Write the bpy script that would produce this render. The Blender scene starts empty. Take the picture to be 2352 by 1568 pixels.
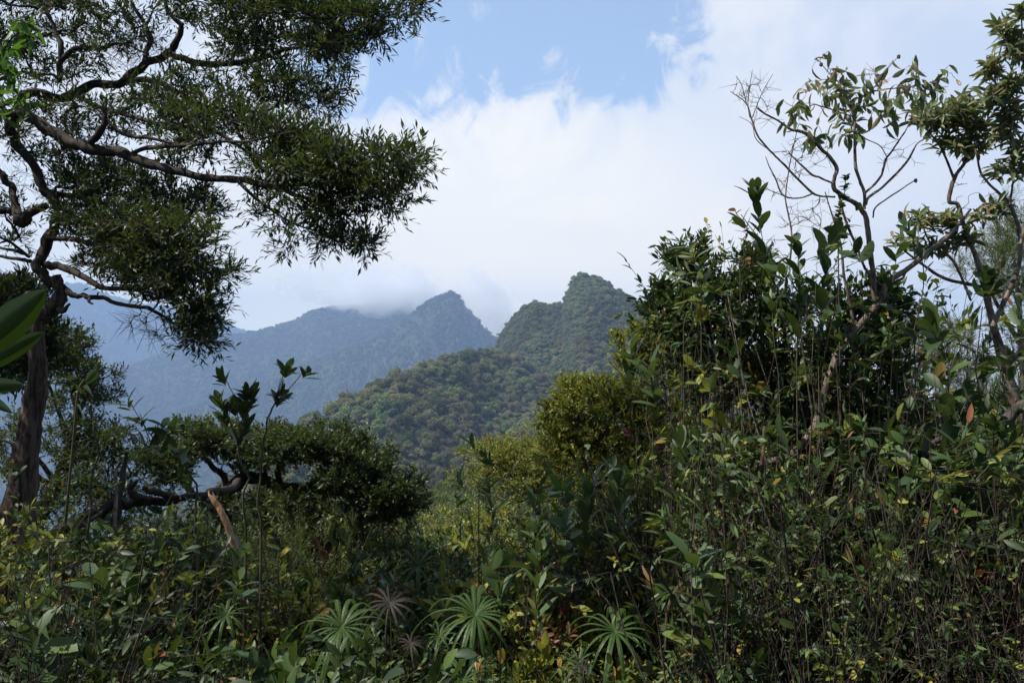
import bpy, bmesh, math, random
import numpy as np
from mathutils import Vector
rng = np.random.default_rng(7)
random.seed(7)
S = bpy.context.scene
C = S.collection

# ------------------------------------------------------------------ camera, sky, sun, exposure
FPX, CX, CY, HOR = 1800.0, 1176.0, 784.0, 850.0          # measured on a 2352 x 1568 view of the photo
PITCH = math.atan((HOR - CY) / FPX)
EYE = np.array([0.0, 0.0, 1.7])
cam = bpy.data.cameras.new('camera'); cam_o = bpy.data.objects.new('camera', cam); C.objects.link(cam_o)
cam.sensor_width = 23.5; cam.lens = 23.5 * FPX / 2352; cam.clip_end = 20000; cam.clip_start = 0.05
cam_o.location = EYE; cam_o.rotation_euler = (math.pi / 2 + PITCH, 0, 0)
S.camera = cam_o
S.view_settings.view_transform = 'Standard'; S.view_settings.look = 'None'
S.view_settings.exposure = 0.7; S.view_settings.gamma = 1.0
SUN_EL, SUN_AZ = math.radians(54), math.radians(-100)      # azimuth measured from +Y towards +X
sun = bpy.data.lights.new('sun', 'SUN'); sun_o = bpy.data.objects.new('sun', sun); C.objects.link(sun_o)
sun.energy = 5.0; sun.angle = math.radians(0.5); sun.color = (1.0, 0.95, 0.86)
sd = Vector((math.sin(SUN_AZ) * math.cos(SUN_EL), math.cos(SUN_AZ) * math.cos(SUN_EL), math.sin(SUN_EL)))
sun_o.rotation_euler = (-sd).to_track_quat('-Z', 'Y').to_euler(); sun_o.location = (0, 0, 50)

W = bpy.data.worlds.new('World'); S.world = W; W.use_nodes = True
nt = W.node_tree; N = nt.nodes; Lk = nt.links; N.clear()
def nd(tree, typ, **kw):
    n = tree.nodes.new(typ)
    for k, v in kw.items(): setattr(n, k, v)
    return n
def mth(tree, op, a, b=None, c=None, clamp=False):
    n = tree.nodes.new('ShaderNodeMath'); n.operation = op; n.use_clamp = clamp
    for i, x in enumerate((a, b, c)):
        if x is None: continue
        if isinstance(x, (int, float)): n.inputs[i].default_value = x
        else: tree.links.new(x, n.inputs[i])
    return n.outputs[0]
def mrange(tree, v, a, b, c=0.0, d=1.0, smooth=True):
    n = tree.nodes.new('ShaderNodeMapRange'); n.interpolation_type = 'SMOOTHSTEP' if smooth else 'LINEAR'
    tree.links.new(v, n.inputs[0])
    for i, x in enumerate((a, b, c, d)): n.inputs[i + 1].default_value = x
    return n.outputs[0]
def mixc(tree, f, a, b):
    n = tree.nodes.new('ShaderNodeMix'); n.data_type = 'RGBA'
    for i, x in ((0, f), (6, a), (7, b)):
        if isinstance(x, (int, float)): n.inputs[i].default_value = x
        elif isinstance(x, tuple): n.inputs[i].default_value = (*x, 1)
        else: tree.links.new(x, n.inputs[i])
    return n.outputs[2]
def noise(tree, vec, scale, detail=6, rough=0.55, dist=0.0):
    n = tree.nodes.new('ShaderNodeTexNoise'); n.inputs['Scale'].default_value = scale
    n.inputs['Detail'].default_value = detail; n.inputs['Roughness'].default_value = rough
    n.inputs['Distortion'].default_value = dist
    if vec is not None: tree.links.new(vec, n.inputs['Vector'])
    return n.outputs[0]
sky = nd(nt, 'ShaderNodeTexSky', sky_type='NISHITA', sun_disc=False)
sky.sun_elevation = SUN_EL; sky.sun_rotation = SUN_AZ; sky.altitude = 1500; sky.air_density = 1.0; sky.dust_density = 0.6
bg_sky = nd(nt, 'ShaderNodeBackground'); bg_sky.inputs[1].default_value = 0.12
hz = mixc(nt, 0.22, sky.outputs[0], (5.2, 6.6, 8.2)); Lk.new(hz, bg_sky.inputs[0])
tc = nd(nt, 'ShaderNodeTexCoord'); sep = nd(nt, 'ShaderNodeSeparateXYZ'); Lk.new(tc.outputs['Generated'], sep.inputs[0])
dx, dy, dz = sep.outputs
ady = mth(nt, 'MAXIMUM', dy, 0.08)
U = mth(nt, 'DIVIDE', dx, ady); V = mth(nt, 'DIVIDE', dz, ady)
uv = nd(nt, 'ShaderNodeCombineXYZ'); Lk.new(U, uv.inputs[0]); Lk.new(V, uv.inputs[1])
n1 = noise(nt, uv.outputs[0], 4.5, 10, 0.62, 0.6)
n2 = noise(nt, uv.outputs[0], 1.6, 4, 0.5)
mp = nd(nt, 'ShaderNodeMapping'); mp.inputs['Scale'].default_value = (1.4, 1.0, 1); mp.inputs['Rotation'].default_value = (0, 0, -0.45)
Lk.new(uv.outputs[0], mp.inputs[0])
n3 = noise(nt, mp.outputs[0], 11, 10, 0.62, 1.1)
a1 = mth(nt, 'POWER', mth(nt, 'ABSOLUTE', mth(nt, 'DIVIDE', mth(nt, 'ADD', mth(nt, 'ADD', U, 0.015), mth(nt, 'MULTIPLY', mth(nt, 'SUBTRACT', V, 0.47), -0.25)), 0.25)), 4.0)
a2 = mth(nt, 'POWER', mth(nt, 'ABSOLUTE', mth(nt, 'DIVIDE', mth(nt, 'SUBTRACT', V, 0.60), 0.25)), 4.0)
hole = mth(nt, 'ADD', a1, a2)                                # < 1 inside the blue gap
fld = mth(nt, 'ADD', mth(nt, 'MINIMUM', hole, 3.0), mth(nt, 'MULTIPLY', mth(nt, 'SUBTRACT', n1, 0.5), 2.8))
fld = mth(nt, 'ADD', fld, mth(nt, 'MULTIPLY', mth(nt, 'SUBTRACT', n3, 0.5), 4.0))
wd = mth(nt, 'ADD', mth(nt, 'POWER', mth(nt, 'ABSOLUTE', mth(nt, 'DIVIDE', mth(nt, 'SUBTRACT', mth(nt, 'SUBTRACT', U, 0.055), mth(nt, 'MULTIPLY', mth(nt, 'SUBTRACT', V, 0.4), 0.12)), 0.045)), 2.0),
         mth(nt, 'POWER', mth(nt, 'ABSOLUTE', mth(nt, 'DIVIDE', mth(nt, 'SUBTRACT', V, 0.39), 0.085)), 2.0))
fld = mth(nt, 'ADD', fld, mth(nt, 'MULTIPLY', mth(nt, 'MAXIMUM', mth(nt, 'SUBTRACT', 1.0, wd), 0.0), 0.75))
cmask = mrange(nt, fld, 0.35, 1.9)
cmask = mth(nt, 'MULTIPLY', cmask, mrange(nt, dz, 0.50, 0.75, 1.0, 0.15))   # unseen sky overhead opened to blue to lower the ambient light
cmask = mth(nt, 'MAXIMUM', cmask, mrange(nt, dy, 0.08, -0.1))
# cloud radiance: white, a little lavender and darker towards the right, brighter where it sits on the horizon behind the haze
def vlerp(lo, hi): return mrange(nt, V, lo, hi, 1.0, 0.0, False)
rightw = mrange(nt, mth(nt, 'ADD', U, mth(nt, 'MULTIPLY', n2, 0.35)), 0.3, 0.75)
ccol = mixc(nt, rightw, (1.0, 0.985, 0.945), (0.74, 0.78, 0.88))
ccol = mixc(nt, mth(nt, 'MULTIPLY', mrange(nt, n2, 0.42, 0.60), 0.6), ccol, (0.72, 0.79, 0.87))
mul = nd(nt, 'ShaderNodeMix', data_type='RGBA', blend_type='MULTIPLY'); mul.inputs[0].default_value = 1.0
hcol = mixc(nt, vlerp(0.17, 0.40), (1.0, 1.0, 1.0), (1.35, 1.25, 1.06))
hcol = mixc(nt, vlerp(0.04, 0.17), hcol, (2.0, 1.8, 1.3))
Lk.new(ccol, mul.inputs[6]); Lk.new(hcol, mul.inputs[7]); ccol = mul.outputs[2]
thin = mth(nt, 'MULTIPLY', mrange(nt, n1, 0.62, 0.42), mrange(nt, V, 0.10, 0.35))
cst = mth(nt, 'MULTIPLY', mrange(nt, dy, -0.25, 0.15, 0.27, 0.69), mrange(nt, mth(nt, 'ABSOLUTE', U), 0.72, 1.3, 1.0, 0.5))          # unseen cloud behind and beside the view dimmed to cut ambient light

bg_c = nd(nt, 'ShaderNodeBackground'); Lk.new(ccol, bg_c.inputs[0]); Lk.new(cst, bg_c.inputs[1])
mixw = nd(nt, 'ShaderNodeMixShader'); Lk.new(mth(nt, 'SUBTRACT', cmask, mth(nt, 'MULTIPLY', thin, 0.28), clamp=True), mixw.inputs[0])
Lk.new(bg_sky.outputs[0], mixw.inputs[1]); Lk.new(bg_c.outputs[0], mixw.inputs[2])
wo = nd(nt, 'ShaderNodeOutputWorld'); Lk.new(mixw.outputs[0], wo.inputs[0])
try:
    W.cycles.sampling_method = 'MANUAL'; W.cycles.sample_map_resolution = 512
except Exception: pass
cy = S.cycles
cy.max_bounces = 8; cy.diffuse_bounces = 3; cy.glossy_bounces = 2; cy.transmission_bounces = 4; cy.transparent_max_bounces = 8
cy.volume_bounces = 5; cy.volume_max_steps = 256; cy.volume_step_rate = 1.0
cy.caustics_reflective = False; cy.caustics_refractive = False

# ------------------------------------------------------------------ helpers
def P(px, py, d):
    """point at forward distance d on the sight line through photo pixel (px, py) (2352-wide view)"""
    c, s = math.cos(PITCH), math.sin(PITCH)
    px = np.asarray(px, float); py = np.asarray(py, float); d = np.asarray(d, float)
    x = (px - CX) / FPX; z = -(py - CY) / FPX
    return np.stack([EYE[0] + x * d, EYE[1] + d * (c - z * s), EYE[2] + d * (s + z * c)], -1)
def norm(v): return v / np.maximum(np.linalg.norm(v, axis=-1, keepdims=True), 1e-9)
def rnd(*s): return rng.random(s)
def rdir(*s): return norm(rng.normal(size=(*s, 3)))
UP = np.array([0, 0, 1.0])

def vnoise(x, y, seed=0):
    xi = np.floor(x).astype(np.int64); yi = np.floor(y).astype(np.int64); fx = x - xi; fy = y - yi
    fx = fx * fx * (3 - 2 * fx); fy = fy * fy * (3 - 2 * fy)
    def h(a, b):
        n = (a * 374761393 + b * 668265263 + seed * 1274126177) & 0xffffffff
        n = ((n ^ (n >> 13)) * 1274126177) & 0xffffffff
        return ((n ^ (n >> 16)) & 0xffff) / 65535.0
    return (h(xi, yi) * (1 - fx) + h(xi + 1, yi) * fx) * (1 - fy) + (h(xi, yi + 1) * (1 - fx) + h(xi + 1, yi + 1) * fx) * fy
def fbm(x, y, o=4, seed=0):
    a = 0; w = 1; t = 0
    for i in range(o):
        a = a + w * vnoise(x, y, seed + i); t += w; w *= .5; x = x * 2.03 + 3.1; y = y * 2.03 + 1.7
    return a / t

class MB:
    def __init__(s): s.v = []; s.q = []; s.t = []; s.qm = []; s.tm = []; s.n = 0
    def add(s, v, q=None, t=None, m=0):
        v = np.asarray(v, float).reshape(-1, 3)
        if q is not None and len(q): q = np.asarray(q).reshape(-1, 4); s.q.append(q + s.n); s.qm.append(np.full(len(q), m))
        if t is not None and len(t): t = np.asarray(t).reshape(-1, 3); s.t.append(t + s.n); s.tm.append(np.full(len(t), m))
        s.v.append(v); s.n += len(v)
    def mesh(s, name, mats, off=(0, 0, 0), smooth=True):
        me = bpy.data.meshes.new(name)
        v = np.concatenate(s.v) - np.asarray(off, float)
        q = np.concatenate(s.q) if s.q else np.zeros((0, 4), int); t = np.concatenate(s.t) if s.t else np.zeros((0, 3), int)
        mi = np.concatenate([*s.qm, *s.tm]).astype(np.int32)
        me.vertices.add(len(v)); me.vertices.foreach_set('co', v.astype(np.float32).ravel())
        idx = np.concatenate([q.ravel(), t.ravel()]).astype(np.int32)
        me.loops.add(len(idx)); me.loops.foreach_set('vertex_index', idx)
        st = np.concatenate([np.arange(len(q)) * 4, len(q) * 4 + np.arange(len(t)) * 3]).astype(np.int32)
        me.polygons.add(len(st)); me.polygons.foreach_set('loop_start', st)
        for m in (mats if isinstance(mats, (list, tuple)) else [mats]): me.materials.append(m)
        me.polygons.foreach_set('material_index', mi)
        me.update(calc_edges=True)
        me.polygons.foreach_set('use_smooth', np.full(len(st), smooth))
        return me
def obj(name, mb, mats, parent=None, smooth=True):
    off = tuple(parent.location) if parent is not None else (0, 0, 0)
    me = mb if isinstance(mb, bpy.types.Mesh) else mb.mesh(name, mats, off, smooth)
    o = bpy.data.objects.new(name, me); C.objects.link(o)
    if parent is not None: o.parent = parent
    return o
def thing(name, label, cat, loc, group=None):
    o = bpy.data.objects.new(name, None); C.objects.link(o); o.location = tuple(float(a) for a in loc)
    o.empty_display_size = 0.1
    o['label'] = label; o['category'] = cat
    if group: o['group'] = group
    return o
def dup(root, loc, rotz, sc, label=None, group=None):
    r = root.copy(); C.objects.link(r); r.location = loc; r.rotation_euler = (rng.normal() * .05, rng.normal() * .05, rotz); r.scale = (sc, sc, sc)
    if label: r['label'] = label
    if group: r['group'] = group
    for ch in list(root.children):
        c = ch.copy(); C.objects.link(c); c.parent = r
    return r

def tubes(mb, pts, rad, sides=4, m=0, rough=0.0):
    """pts (M,N,3), rad (M,N)"""
    pts = np.asarray(pts, float); rad = np.asarray(rad, float)
    M, Nn, _ = pts.shape
    tan = norm(np.gradient(pts, axis=1))
    ref = np.where(np.abs(tan[:, :1, 2:3]) > .9, np.array([1., 0, 0]), UP)
    a = norm(np.cross(tan, np.broadcast_to(ref, tan.shape))); b = np.cross(tan, a)
    ang = np.arange(sides) * 2 * math.pi / sides
    rr = rad[:, :, None, None] * (1 + (rough * (rng.random((M, Nn, sides, 1)) - .5) if rough else 0))
    v = pts[:, :, None] + rr * (a[:, :, None] * np.cos(ang)[None, None, :, None] + b[:, :, None] * np.sin(ang)[None, None, :, None])
    i = np.arange(Nn - 1)[:, None] * sides; j = np.arange(sides)[None]; jn = (j + 1) % sides
    q = np.stack([i + j, i + jn, i + jn + sides, i + j + sides], -1).reshape(-1, 4)
    Q = (q[None] + (np.arange(M) * Nn * sides)[:, None, None]).reshape(-1, 4)
    mb.add(v, Q, m=m)
def smooth_poly(p, n):
    """Catmull-Rom resample of control rows p (K,D) into n rows"""
    p = np.asarray(p, float); K = len(p)
    if K < 3:
        t = np.linspace(0, 1, n)[:, None]; return p[0] * (1 - t) + p[-1] * t
    e = np.vstack([2 * p[0] - p[1], p, 2 * p[-1] - p[-2]])
    u = np.linspace(0, K - 1 - 1e-6, n); i = u.astype(int); f = (u - i)[:, None]
    a, b, c, d = e[i], e[i + 1], e[i + 2], e[i + 3]
    return 0.5 * (2 * b + (c - a) * f + (2 * a - 5 * b + 4 * c - d) * f ** 2 + (3 * b - a - 3 * c + d) * f ** 3)
ROWS = {'lance': [(.28, .9), (.62, .85)], 'oval': [(.12, .5), (.36, .95), (.66, .97), (.88, .55)], 'round': [(.1, .6), (.35, 1), (.65, 1), (.88, .62)]}
def leaves(mb, pos, d, up, L, Wd, kind='dia', bend=None, fold=.3, m=0):
    pos = pos.reshape(-1, 3); d = norm(d.reshape(-1, 3)); up = up.reshape(-1, 3); M = len(pos)
    if M == 0: return
    L = np.broadcast_to(L, (M,)).astype(float); Wd = np.broadcast_to(Wd, (M,)).astype(float)
    bend = np.zeros(M) if bend is None else np.broadcast_to(bend, (M,))
    s = norm(np.cross(d, up)); n = np.cross(s, d)
    def at(t, w): return pos + (L * t)[:, None] * d + (Wd * w)[:, None] * s + (fold * Wd * abs(w) - bend * L * t * t)[:, None] * n
    if kind == 'dia':
        v = np.stack([at(0, 0), at(.42, 1), at(1, 0), at(.5, -1)], 1)
        mb.add(v, np.arange(M * 4).reshape(-1, 4), m=m); return
    rows = ROWS[kind]; vs = [at(0, 0)]
    for t, w in rows: vs += [at(t, w), at(t, 0), at(t, -w)]
    vs.append(at(1, 0)); v = np.stack(vs, 1); k = v.shape[1]
    q = []; t_ = [(0, 1, 2), (0, 2, 3)]
    for r in range(len(rows) - 1):
        a = 1 + 3 * r; q += [(a, a + 3, a + 4, a + 1), (a + 1, a + 4, a + 5, a + 2)]
    a = 1 + 3 * (len(rows) - 1); t_ += [(a, k - 1, a + 1), (a + 1, k - 1, a + 2)]
    off = (np.arange(M) * k)[:, None, None]
    mb.add(v, (np.array(q)[None] + off).reshape(-1, 4), (np.array(t_)[None] + off).reshape(-1, 3), m=m)

# ------------------------------------------------------------------ materials
def mat(name):
    m = bpy.data.materials.new(name); m.use_nodes = True; t = m.node_tree; t.nodes.clear()
    o = nd(t, 'ShaderNodeOutputMaterial'); return m, t, o
def leaf_mat(name, cols, rough=.5, trans=.3, tcol=(0.16, 0.22, 0.03), spec=.35, patch=0.0, objrand=0.0):
    """cols: list of (position, colour) over a per-leaf random value"""
    m, t, o = mat(name)
    g = nd(t, 'ShaderNodeNewGeometry'); r = nd(t, 'ShaderNodeValToRGB'); r.color_ramp.interpolation = 'LINEAR'
    els = r.color_ramp.elements
    while len(els) < len(cols): els.new(.5)
    for e, (p, c) in zip(els, cols): e.position = p; e.color = (*c, 1)
    f = g.outputs['Random Per Island']
    if objrand:
        oi = nd(t, 'ShaderNodeObjectInfo'); f = mth(t, 'ADD', mth(t, 'MULTIPLY', f, 1 - objrand), mth(t, 'MULTIPLY', oi.outputs['Random'], objrand))
    t.links.new(f, r.inputs[0]); col = r.outputs[0]
    if patch:
        gp = noise(t, g.outputs['Position'], patch, 3); hs = nd(t, 'ShaderNodeHueSaturation')
        t.links.new(mrange(t, gp, .3, .7, .6, 1.4), hs.inputs['Value']); t.links.new(mrange(t, gp, .35, .65, .475, .525), hs.inputs['Hue']); t.links.new(col, hs.inputs['Color']); col = hs.outputs[0]
    b = nd(t, 'ShaderNodeBsdfPrincipled'); b.inputs['Roughness'].default_value = rough; b.inputs['Specular IOR Level'].default_value = spec
    t.links.new(col, b.inputs['Base Color'])
    tr = nd(t, 'ShaderNodeBsdfTranslucent'); tm = mixc(t, .55, col, tcol); t.links.new(tm, tr.inputs[0])
    mx = nd(t, 'ShaderNodeMixShader'); mx.inputs[0].default_value = trans
    t.links.new(b.outputs[0], mx.inputs[1]); t.links.new(tr.outputs[0], mx.inputs[2]); t.links.new(mx.outputs[0], o.inputs[0])
    return m
def bark_mat(name, c1, c2, scale=18, stretch=6, rough=.85, bump=.6):
    m, t, o = mat(name)
    tc = nd(t, 'ShaderNodeTexCoord'); mp = nd(t, 'ShaderNodeMapping'); mp.inputs['Scale'].default_value = (stretch, stretch, 1)
    t.links.new(tc.outputs['Object'], mp.inputs[0])
    n = noise(t, mp.outputs[0], scale / 4, 8, .65, .3); n2_ = noise(t, tc.outputs['Object'], 5, 4)
    col = mixc(t, mrange(t, n, .38, .62), c1, c2); col = mixc(t, mth(t, 'MULTIPLY', mrange(t, n2_, .5, .7), .5), col, (c2[0] * 1.2, c2[1] * 1.15, c2[2] * 1.05))
    b = nd(t, 'ShaderNodeBsdfPrincipled'); b.inputs['Roughness'].default_value = rough; b.inputs['Specular IOR Level'].default_value = .25
    t.links.new(col, b.inputs['Base Color'])
    bp = nd(t, 'ShaderNodeBump'); bp.inputs['Strength'].default_value = bump; bp.inputs['Distance'].default_value = .02
    t.links.new(n, bp.inputs['Height']); t.links.new(bp.outputs[0], b.inputs['Normal']); t.links.new(b.outputs[0], o.inputs[0])
    return m
G = lambda *a: tuple(a)
M_needle = leaf_mat('slender_leaf', [(0, G(0.0108, 0.0210, 0.0096)), (.6, G(0.0210, 0.0372, 0.0132)), (1, G(0.0510, 0.0600, 0.0180))], trans=.22)
M_low = leaf_mat('dark_leaf', [(0, G(0.0136, 0.0258, 0.0082)), (.6, G(0.0374, 0.0578, 0.0136)), (.93, G(0.0612, 0.0816, 0.0204)), (1, G(0.0884, 0.1020, 0.0272))], trans=.25)
M_olive = leaf_mat('yellow_green_leaf', [(0, G(0.0612, 0.0918, 0.0204)), (.5, G(0.1530, 0.1938, 0.0306)), (.9, G(0.2856, 0.2754, 0.0408)), (1, G(0.3672, 0.1836, 0.0408))], trans=.35, tcol=(.3, .32, .04))
M_leath = leaf_mat('leathery_leaf', [(0, G(0.0170, 0.0349, 0.0140)), (.5, G(0.0387, 0.0736, 0.0232)), (.93, G(0.0775, 0.1240, 0.0271)), (.97, G(0.1240, 0.1162, 0.0155)), (1, G(0.2170, 0.0387, 0.0232))], rough=.5, trans=.2, spec=.28)
M_broad = leaf_mat('broad_leaf', [(0, G(0.0321, 0.0597, 0.0275)), (.6, G(0.0643, 0.1102, 0.0367)), (.9, G(0.1193, 0.1652, 0.0367)), (.96, G(0.1469, 0.1193, 0.0367)), (1, G(0.2203, 0.0826, 0.0459))], rough=.52, trans=.25, spec=.28)
M_pale = leaf_mat('tree_leaf', [(0, G(.07, .095, .04)), (.5, G(.11, .15, .06)), (.85, G(.18, .18, .09)), (1, G(.26, .16, .10))], rough=.4, trans=.3, tcol=(.3, .33, .08))
M_green = leaf_mat('bright_leaf', [(0, G(.035, .08, .015)), (1, G(.07, .14, .02))], trans=.4, tcol=(.12, .26, .02))
M_glow = leaf_mat('near_leaf', [(0, G(.012, .03, .006)), (1, G(.035, .07, .010))], trans=.22, tcol=(.06, .12, .01))
M_fern = leaf_mat('fern_green', [(0, G(0.0320, 0.0720, 0.0160)), (1, G(0.0640, 0.1160, 0.0240))], rough=.5, trans=.3, tcol=(.2, .3, .05))
M_dead = leaf_mat('dead_fern', [(0, G(0.0240, 0.0204, 0.0180)), (1, G(0.0540, 0.0432, 0.0360))], rough=.8, trans=.1, tcol=(.2, .12, .08))
M_rust = leaf_mat('rusty_leaf', [(0, G(0.1120, 0.0490, 0.0210)), (.6, G(0.1540, 0.0840, 0.0350)), (1, G(0.2450, 0.0700, 0.0350))], trans=.25, tcol=(.35, .15, .05))
M_feather = leaf_mat('feathery_leaf', [(0, G(.08, .12, .04)), (1, G(.18, .22, .07))], trans=.3)
B_dark = bark_mat('dark_bark', (0.0180, 0.0132, 0.0108), (0.0540, 0.0390, 0.0300))
B_trunk = bark_mat('fibrous_bark', (.025, .018, .015), (.13, .09, .07), 20, 9, bump=1.0)
B_pale = bark_mat('pale_bark', (.08, .055, .045), (.27, .21, .175), 46, 4, bump=1.0)
B_grey = bark_mat('grey_bark', (0.0245, 0.0210, 0.0182), (0.1120, 0.0980, 0.0875), 26, 6, bump=1.0)
B_brown = bark_mat('brown_stem', (0.0270, 0.0192, 0.0150), (0.1020, 0.0720, 0.0510), 30, 4)
B_green = bark_mat('green_stem', (.03, .032, .016), (.09, .08, .045), 10, 4, bump=.2)
B_split = bark_mat('split_wood', (.40, .22, .11), (.60, .38, .22), 20, 10)

# ------------------------------------------------------------------ terrain
def prof(px, tab): t = np.array(tab, float); return np.interp(px, t[:, 0], t[:, 1])
PEAK = [(-600, 1300), (900, 1060), (1040, 930), (1100, 860), (1138, 795), (1150, 762), (1180, 725), (1205, 705), (1232, 697), (1262, 700), (1290, 704), (1298, 680), (1318, 640), (1335, 630), (1368, 636), (1395, 648), (1410, 662), (1440, 680), (1480, 700), (1560, 755), (1700, 825), (1900, 885), (2352, 960), (3200, 1000)]
SPUR = [(-600, 1800), (200, 1400), (330, 1270), (450, 1160), (560, 1050), (640, 985), (750, 948), (850, 900), (900, 873), (1000, 830), (1070, 815), (1140, 806), (1190, 830), (1250, 870), (1400, 950), (1600, 1000), (2000, 1040), (2352, 1020), (3200, 1040)]
SPUR_R = [(-600, 360), (300, 370), (640, 390), (900, 450), (1140, 580), (1400, 560), (2352, 500)]
MID = [(-600, 1080), (100, 1040), (280, 990), (400, 935), (600, 870), (750, 820), (850, 778), (930, 728), (980, 697), (1005, 682), (1040, 668), (1058, 684), (1080, 712), (1110, 742), (1150, 775), (1250, 850), (1500, 900), (2400, 960), (3200, 980)]
BACK = [(-600, 900), (200, 860), (400, 810), (500, 780), (560, 768), (600, 757), (680, 736), (720, 716), (760, 708), (850, 700), (895, 676), (930, 662), (965, 668), (1000, 690), (1060, 740), (1300, 850), (2400, 940), (3200, 950)]
FAR = [(-600, 640), (0, 668), (100, 684), (150, 680), (190, 680), (230, 694), (300, 712), (400, 722), (480, 742), (540, 762), (600, 778), (900, 830), (1900, 905), (2180, 915), (2260, 892), (2300, 905), (2352, 898), (3200, 860)]
NR = np.array([(0, 0), (4, -.05), (7, -.6), (12, -2.0), (25, -5.5), (60, -11), (110, -16), (200, -22), (300, -26), (420, -30), (900, -60)], float)
def terrain_z(x, y):
    x = np.asarray(x, float); y = np.asarray(y, float)
    r = np.hypot(x, y) + 1e-6; fy = np.where(y > .25 * r, y, .25 * r)
    px = np.clip(CX + FPX * x / fy, -590, 3190)
    d = r
    g1 = fbm(x / 45 + .5 * (y / 45), y / 70, 4, 3); g2 = fbm((x + .7 * y) / 170, (y - .5 * x) / 420, 4, 9); g3 = fbm((x + .9 * y) / 330, (y - .6 * x) / 1000, 4, 21)
    def layer(tab, R, sf, sb, amp, g, es=.02):
        cr = EYE[2] + (HOR - prof(px, tab)) / FPX * R
        u = r - R; w = np.clip(np.abs(u) / (R * .12), 0, 1)
        e = R * es; u_ = np.sqrt(u * u + e * e) - e
        return cr - np.where(u < 0, u_ * sf, u_ * sb) - amp * (g - .35) * w
    g2 = .35 + 2.2 * np.abs(g2 - .5); g3 = .35 + 2.2 * np.abs(g3 - .5)
    H = np.full(np.shape(r), -420.0)
    H = np.maximum(H, layer(FAR, 5000, .42, .4, 160, g3))
    H = np.maximum(H, layer(BACK, 3050, .62, .4, 340, g3))
    H = np.maximum(H, layer(MID, 2400, .60, .7, 420, g2))
    H = np.maximum(H, layer(PEAK, 800, .44, .9, 30, g1, .006))
    H = np.maximum(H, layer(SPUR, prof(px, SPUR_R), .40, .6, 22, g1))
    xc = np.interp(r, [0, 10, 60, 200, 420], [.5, .6, 1, 8, 25])
    lat = x - xc
    near = np.interp(r, NR[:, 0], NR[:, 1]) - np.where(lat < 0, .75 * np.maximum(-lat - 3.2 - .03 * r, 0), .38 * np.maximum(lat - 4 - .04 * r, 0)) + (g1 - .5) * np.clip(r / 25, 0, 6)
    near = near - np.maximum(-y, 0) * .1 * (r > 3)
    H = np.maximum(H, near)
    return H
th = np.concatenate([np.linspace(-180, -46, 40)[:-1], np.linspace(-46, 46, 420), np.linspace(46, 180, 40)[1:]]) * math.pi / 180
rr = np.concatenate([[.4], np.geomspace(1.0, 5900, 440)])
TH, RR = np.meshgrid(th, rr, indexing='ij')
TX, TY = RR * np.sin(TH), RR * np.cos(TH)
TZ = terrain_z(TX, TY)
TZ += (fbm(TX * 1.3, TY * 1.3, 3, 5) - .5) * .12 * (RR < 40)
def soil(name, c1, c2, sc, bump, rock=False):
    m, t, o = mat(name); g = nd(t, 'ShaderNodeNewGeometry')
    n = noise(t, g.outputs['Position'], sc, 8, .65); n_ = noise(t, g.outputs['Position'], sc * 9, 5, .6)
    col = mixc(t, mrange(t, n, .35, .65), c1, c2); col = mixc(t, mrange(t, n_, .4, .62, 0, .6), col, tuple(k * .55 for k in c1))
    if rock:
        sn = nd(t, 'ShaderNodeSeparateXYZ'); t.links.new(g.outputs['True Normal'], sn.inputs[0])
        rk = mixc(t, mrange(t, n_, .35, .6), (.05, .055, .04), (.12, .12, .10)); col = mixc(t, mrange(t, sn.outputs[2], .22, .14), col, rk)
    b = nd(t, 'ShaderNodeBsdfPrincipled'); b.inputs['Roughness'].default_value = .95; b.inputs['Specular IOR Level'].default_value = .1
    t.links.new(col, b.inputs['Base Color']); bp = nd(t, 'ShaderNodeBump'); bp.inputs['Strength'].default_value = .8; bp.inputs['Distance'].default_value = bump
    t.links.new(n_, bp.inputs['Height']); t.links.new(bp.outputs[0], b.inputs['Normal']); t.links.new(b.outputs[0], o.inputs[0]); return m
M_soil = soil('leaf_litter', (0.0175, 0.0130, 0.0090), (0.0350, 0.0250, 0.0150), 2.5, .05)
M_hill = soil('hill_ground', (.030, .042, .018), (.045, .055, .022), .08, 1.0, True)
M_mount = soil('mountain_ground', (.030, .045, .022), (.055, .065, .03), .02, 6.0)
def sheet(name, i0, i1, m):
    mb = MB(); nr = i1 - i0
    v = np.stack([TX[:-1, i0:i1], TY[:-1, i0:i1], TZ[:-1, i0:i1]], -1); nt_ = v.shape[0]
    a = np.arange(nt_)[:, None] * nr + np.arange(nr - 1)[None]; b = (np.arange(1, nt_ + 1) % nt_)[:, None] * nr + np.arange(nr - 1)[None]
    mb.add(v, np.stack([a, a + 1, b + 1, b], -1).reshape(-1, 4))
    o = obj(name, mb, m); o['kind'] = 'structure'; return o
i_h = int(np.searchsorted(rr, 55)); i_m = int(np.searchsorted(rr, 1000))
g_o = sheet('ground', 0, i_h + 1, M_soil); g_o['label'] = 'dark leaf litter on the ridge top under the thicket'
h_o = sheet('hills', i_h, i_m + 1, M_hill); h_o['label'] = 'forested ridge rising to the near rocky peak'
m_o = sheet('mountains', i_m, len(rr), M_mount); m_o['label'] = 'blue hazy mountains beyond the valley'

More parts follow.
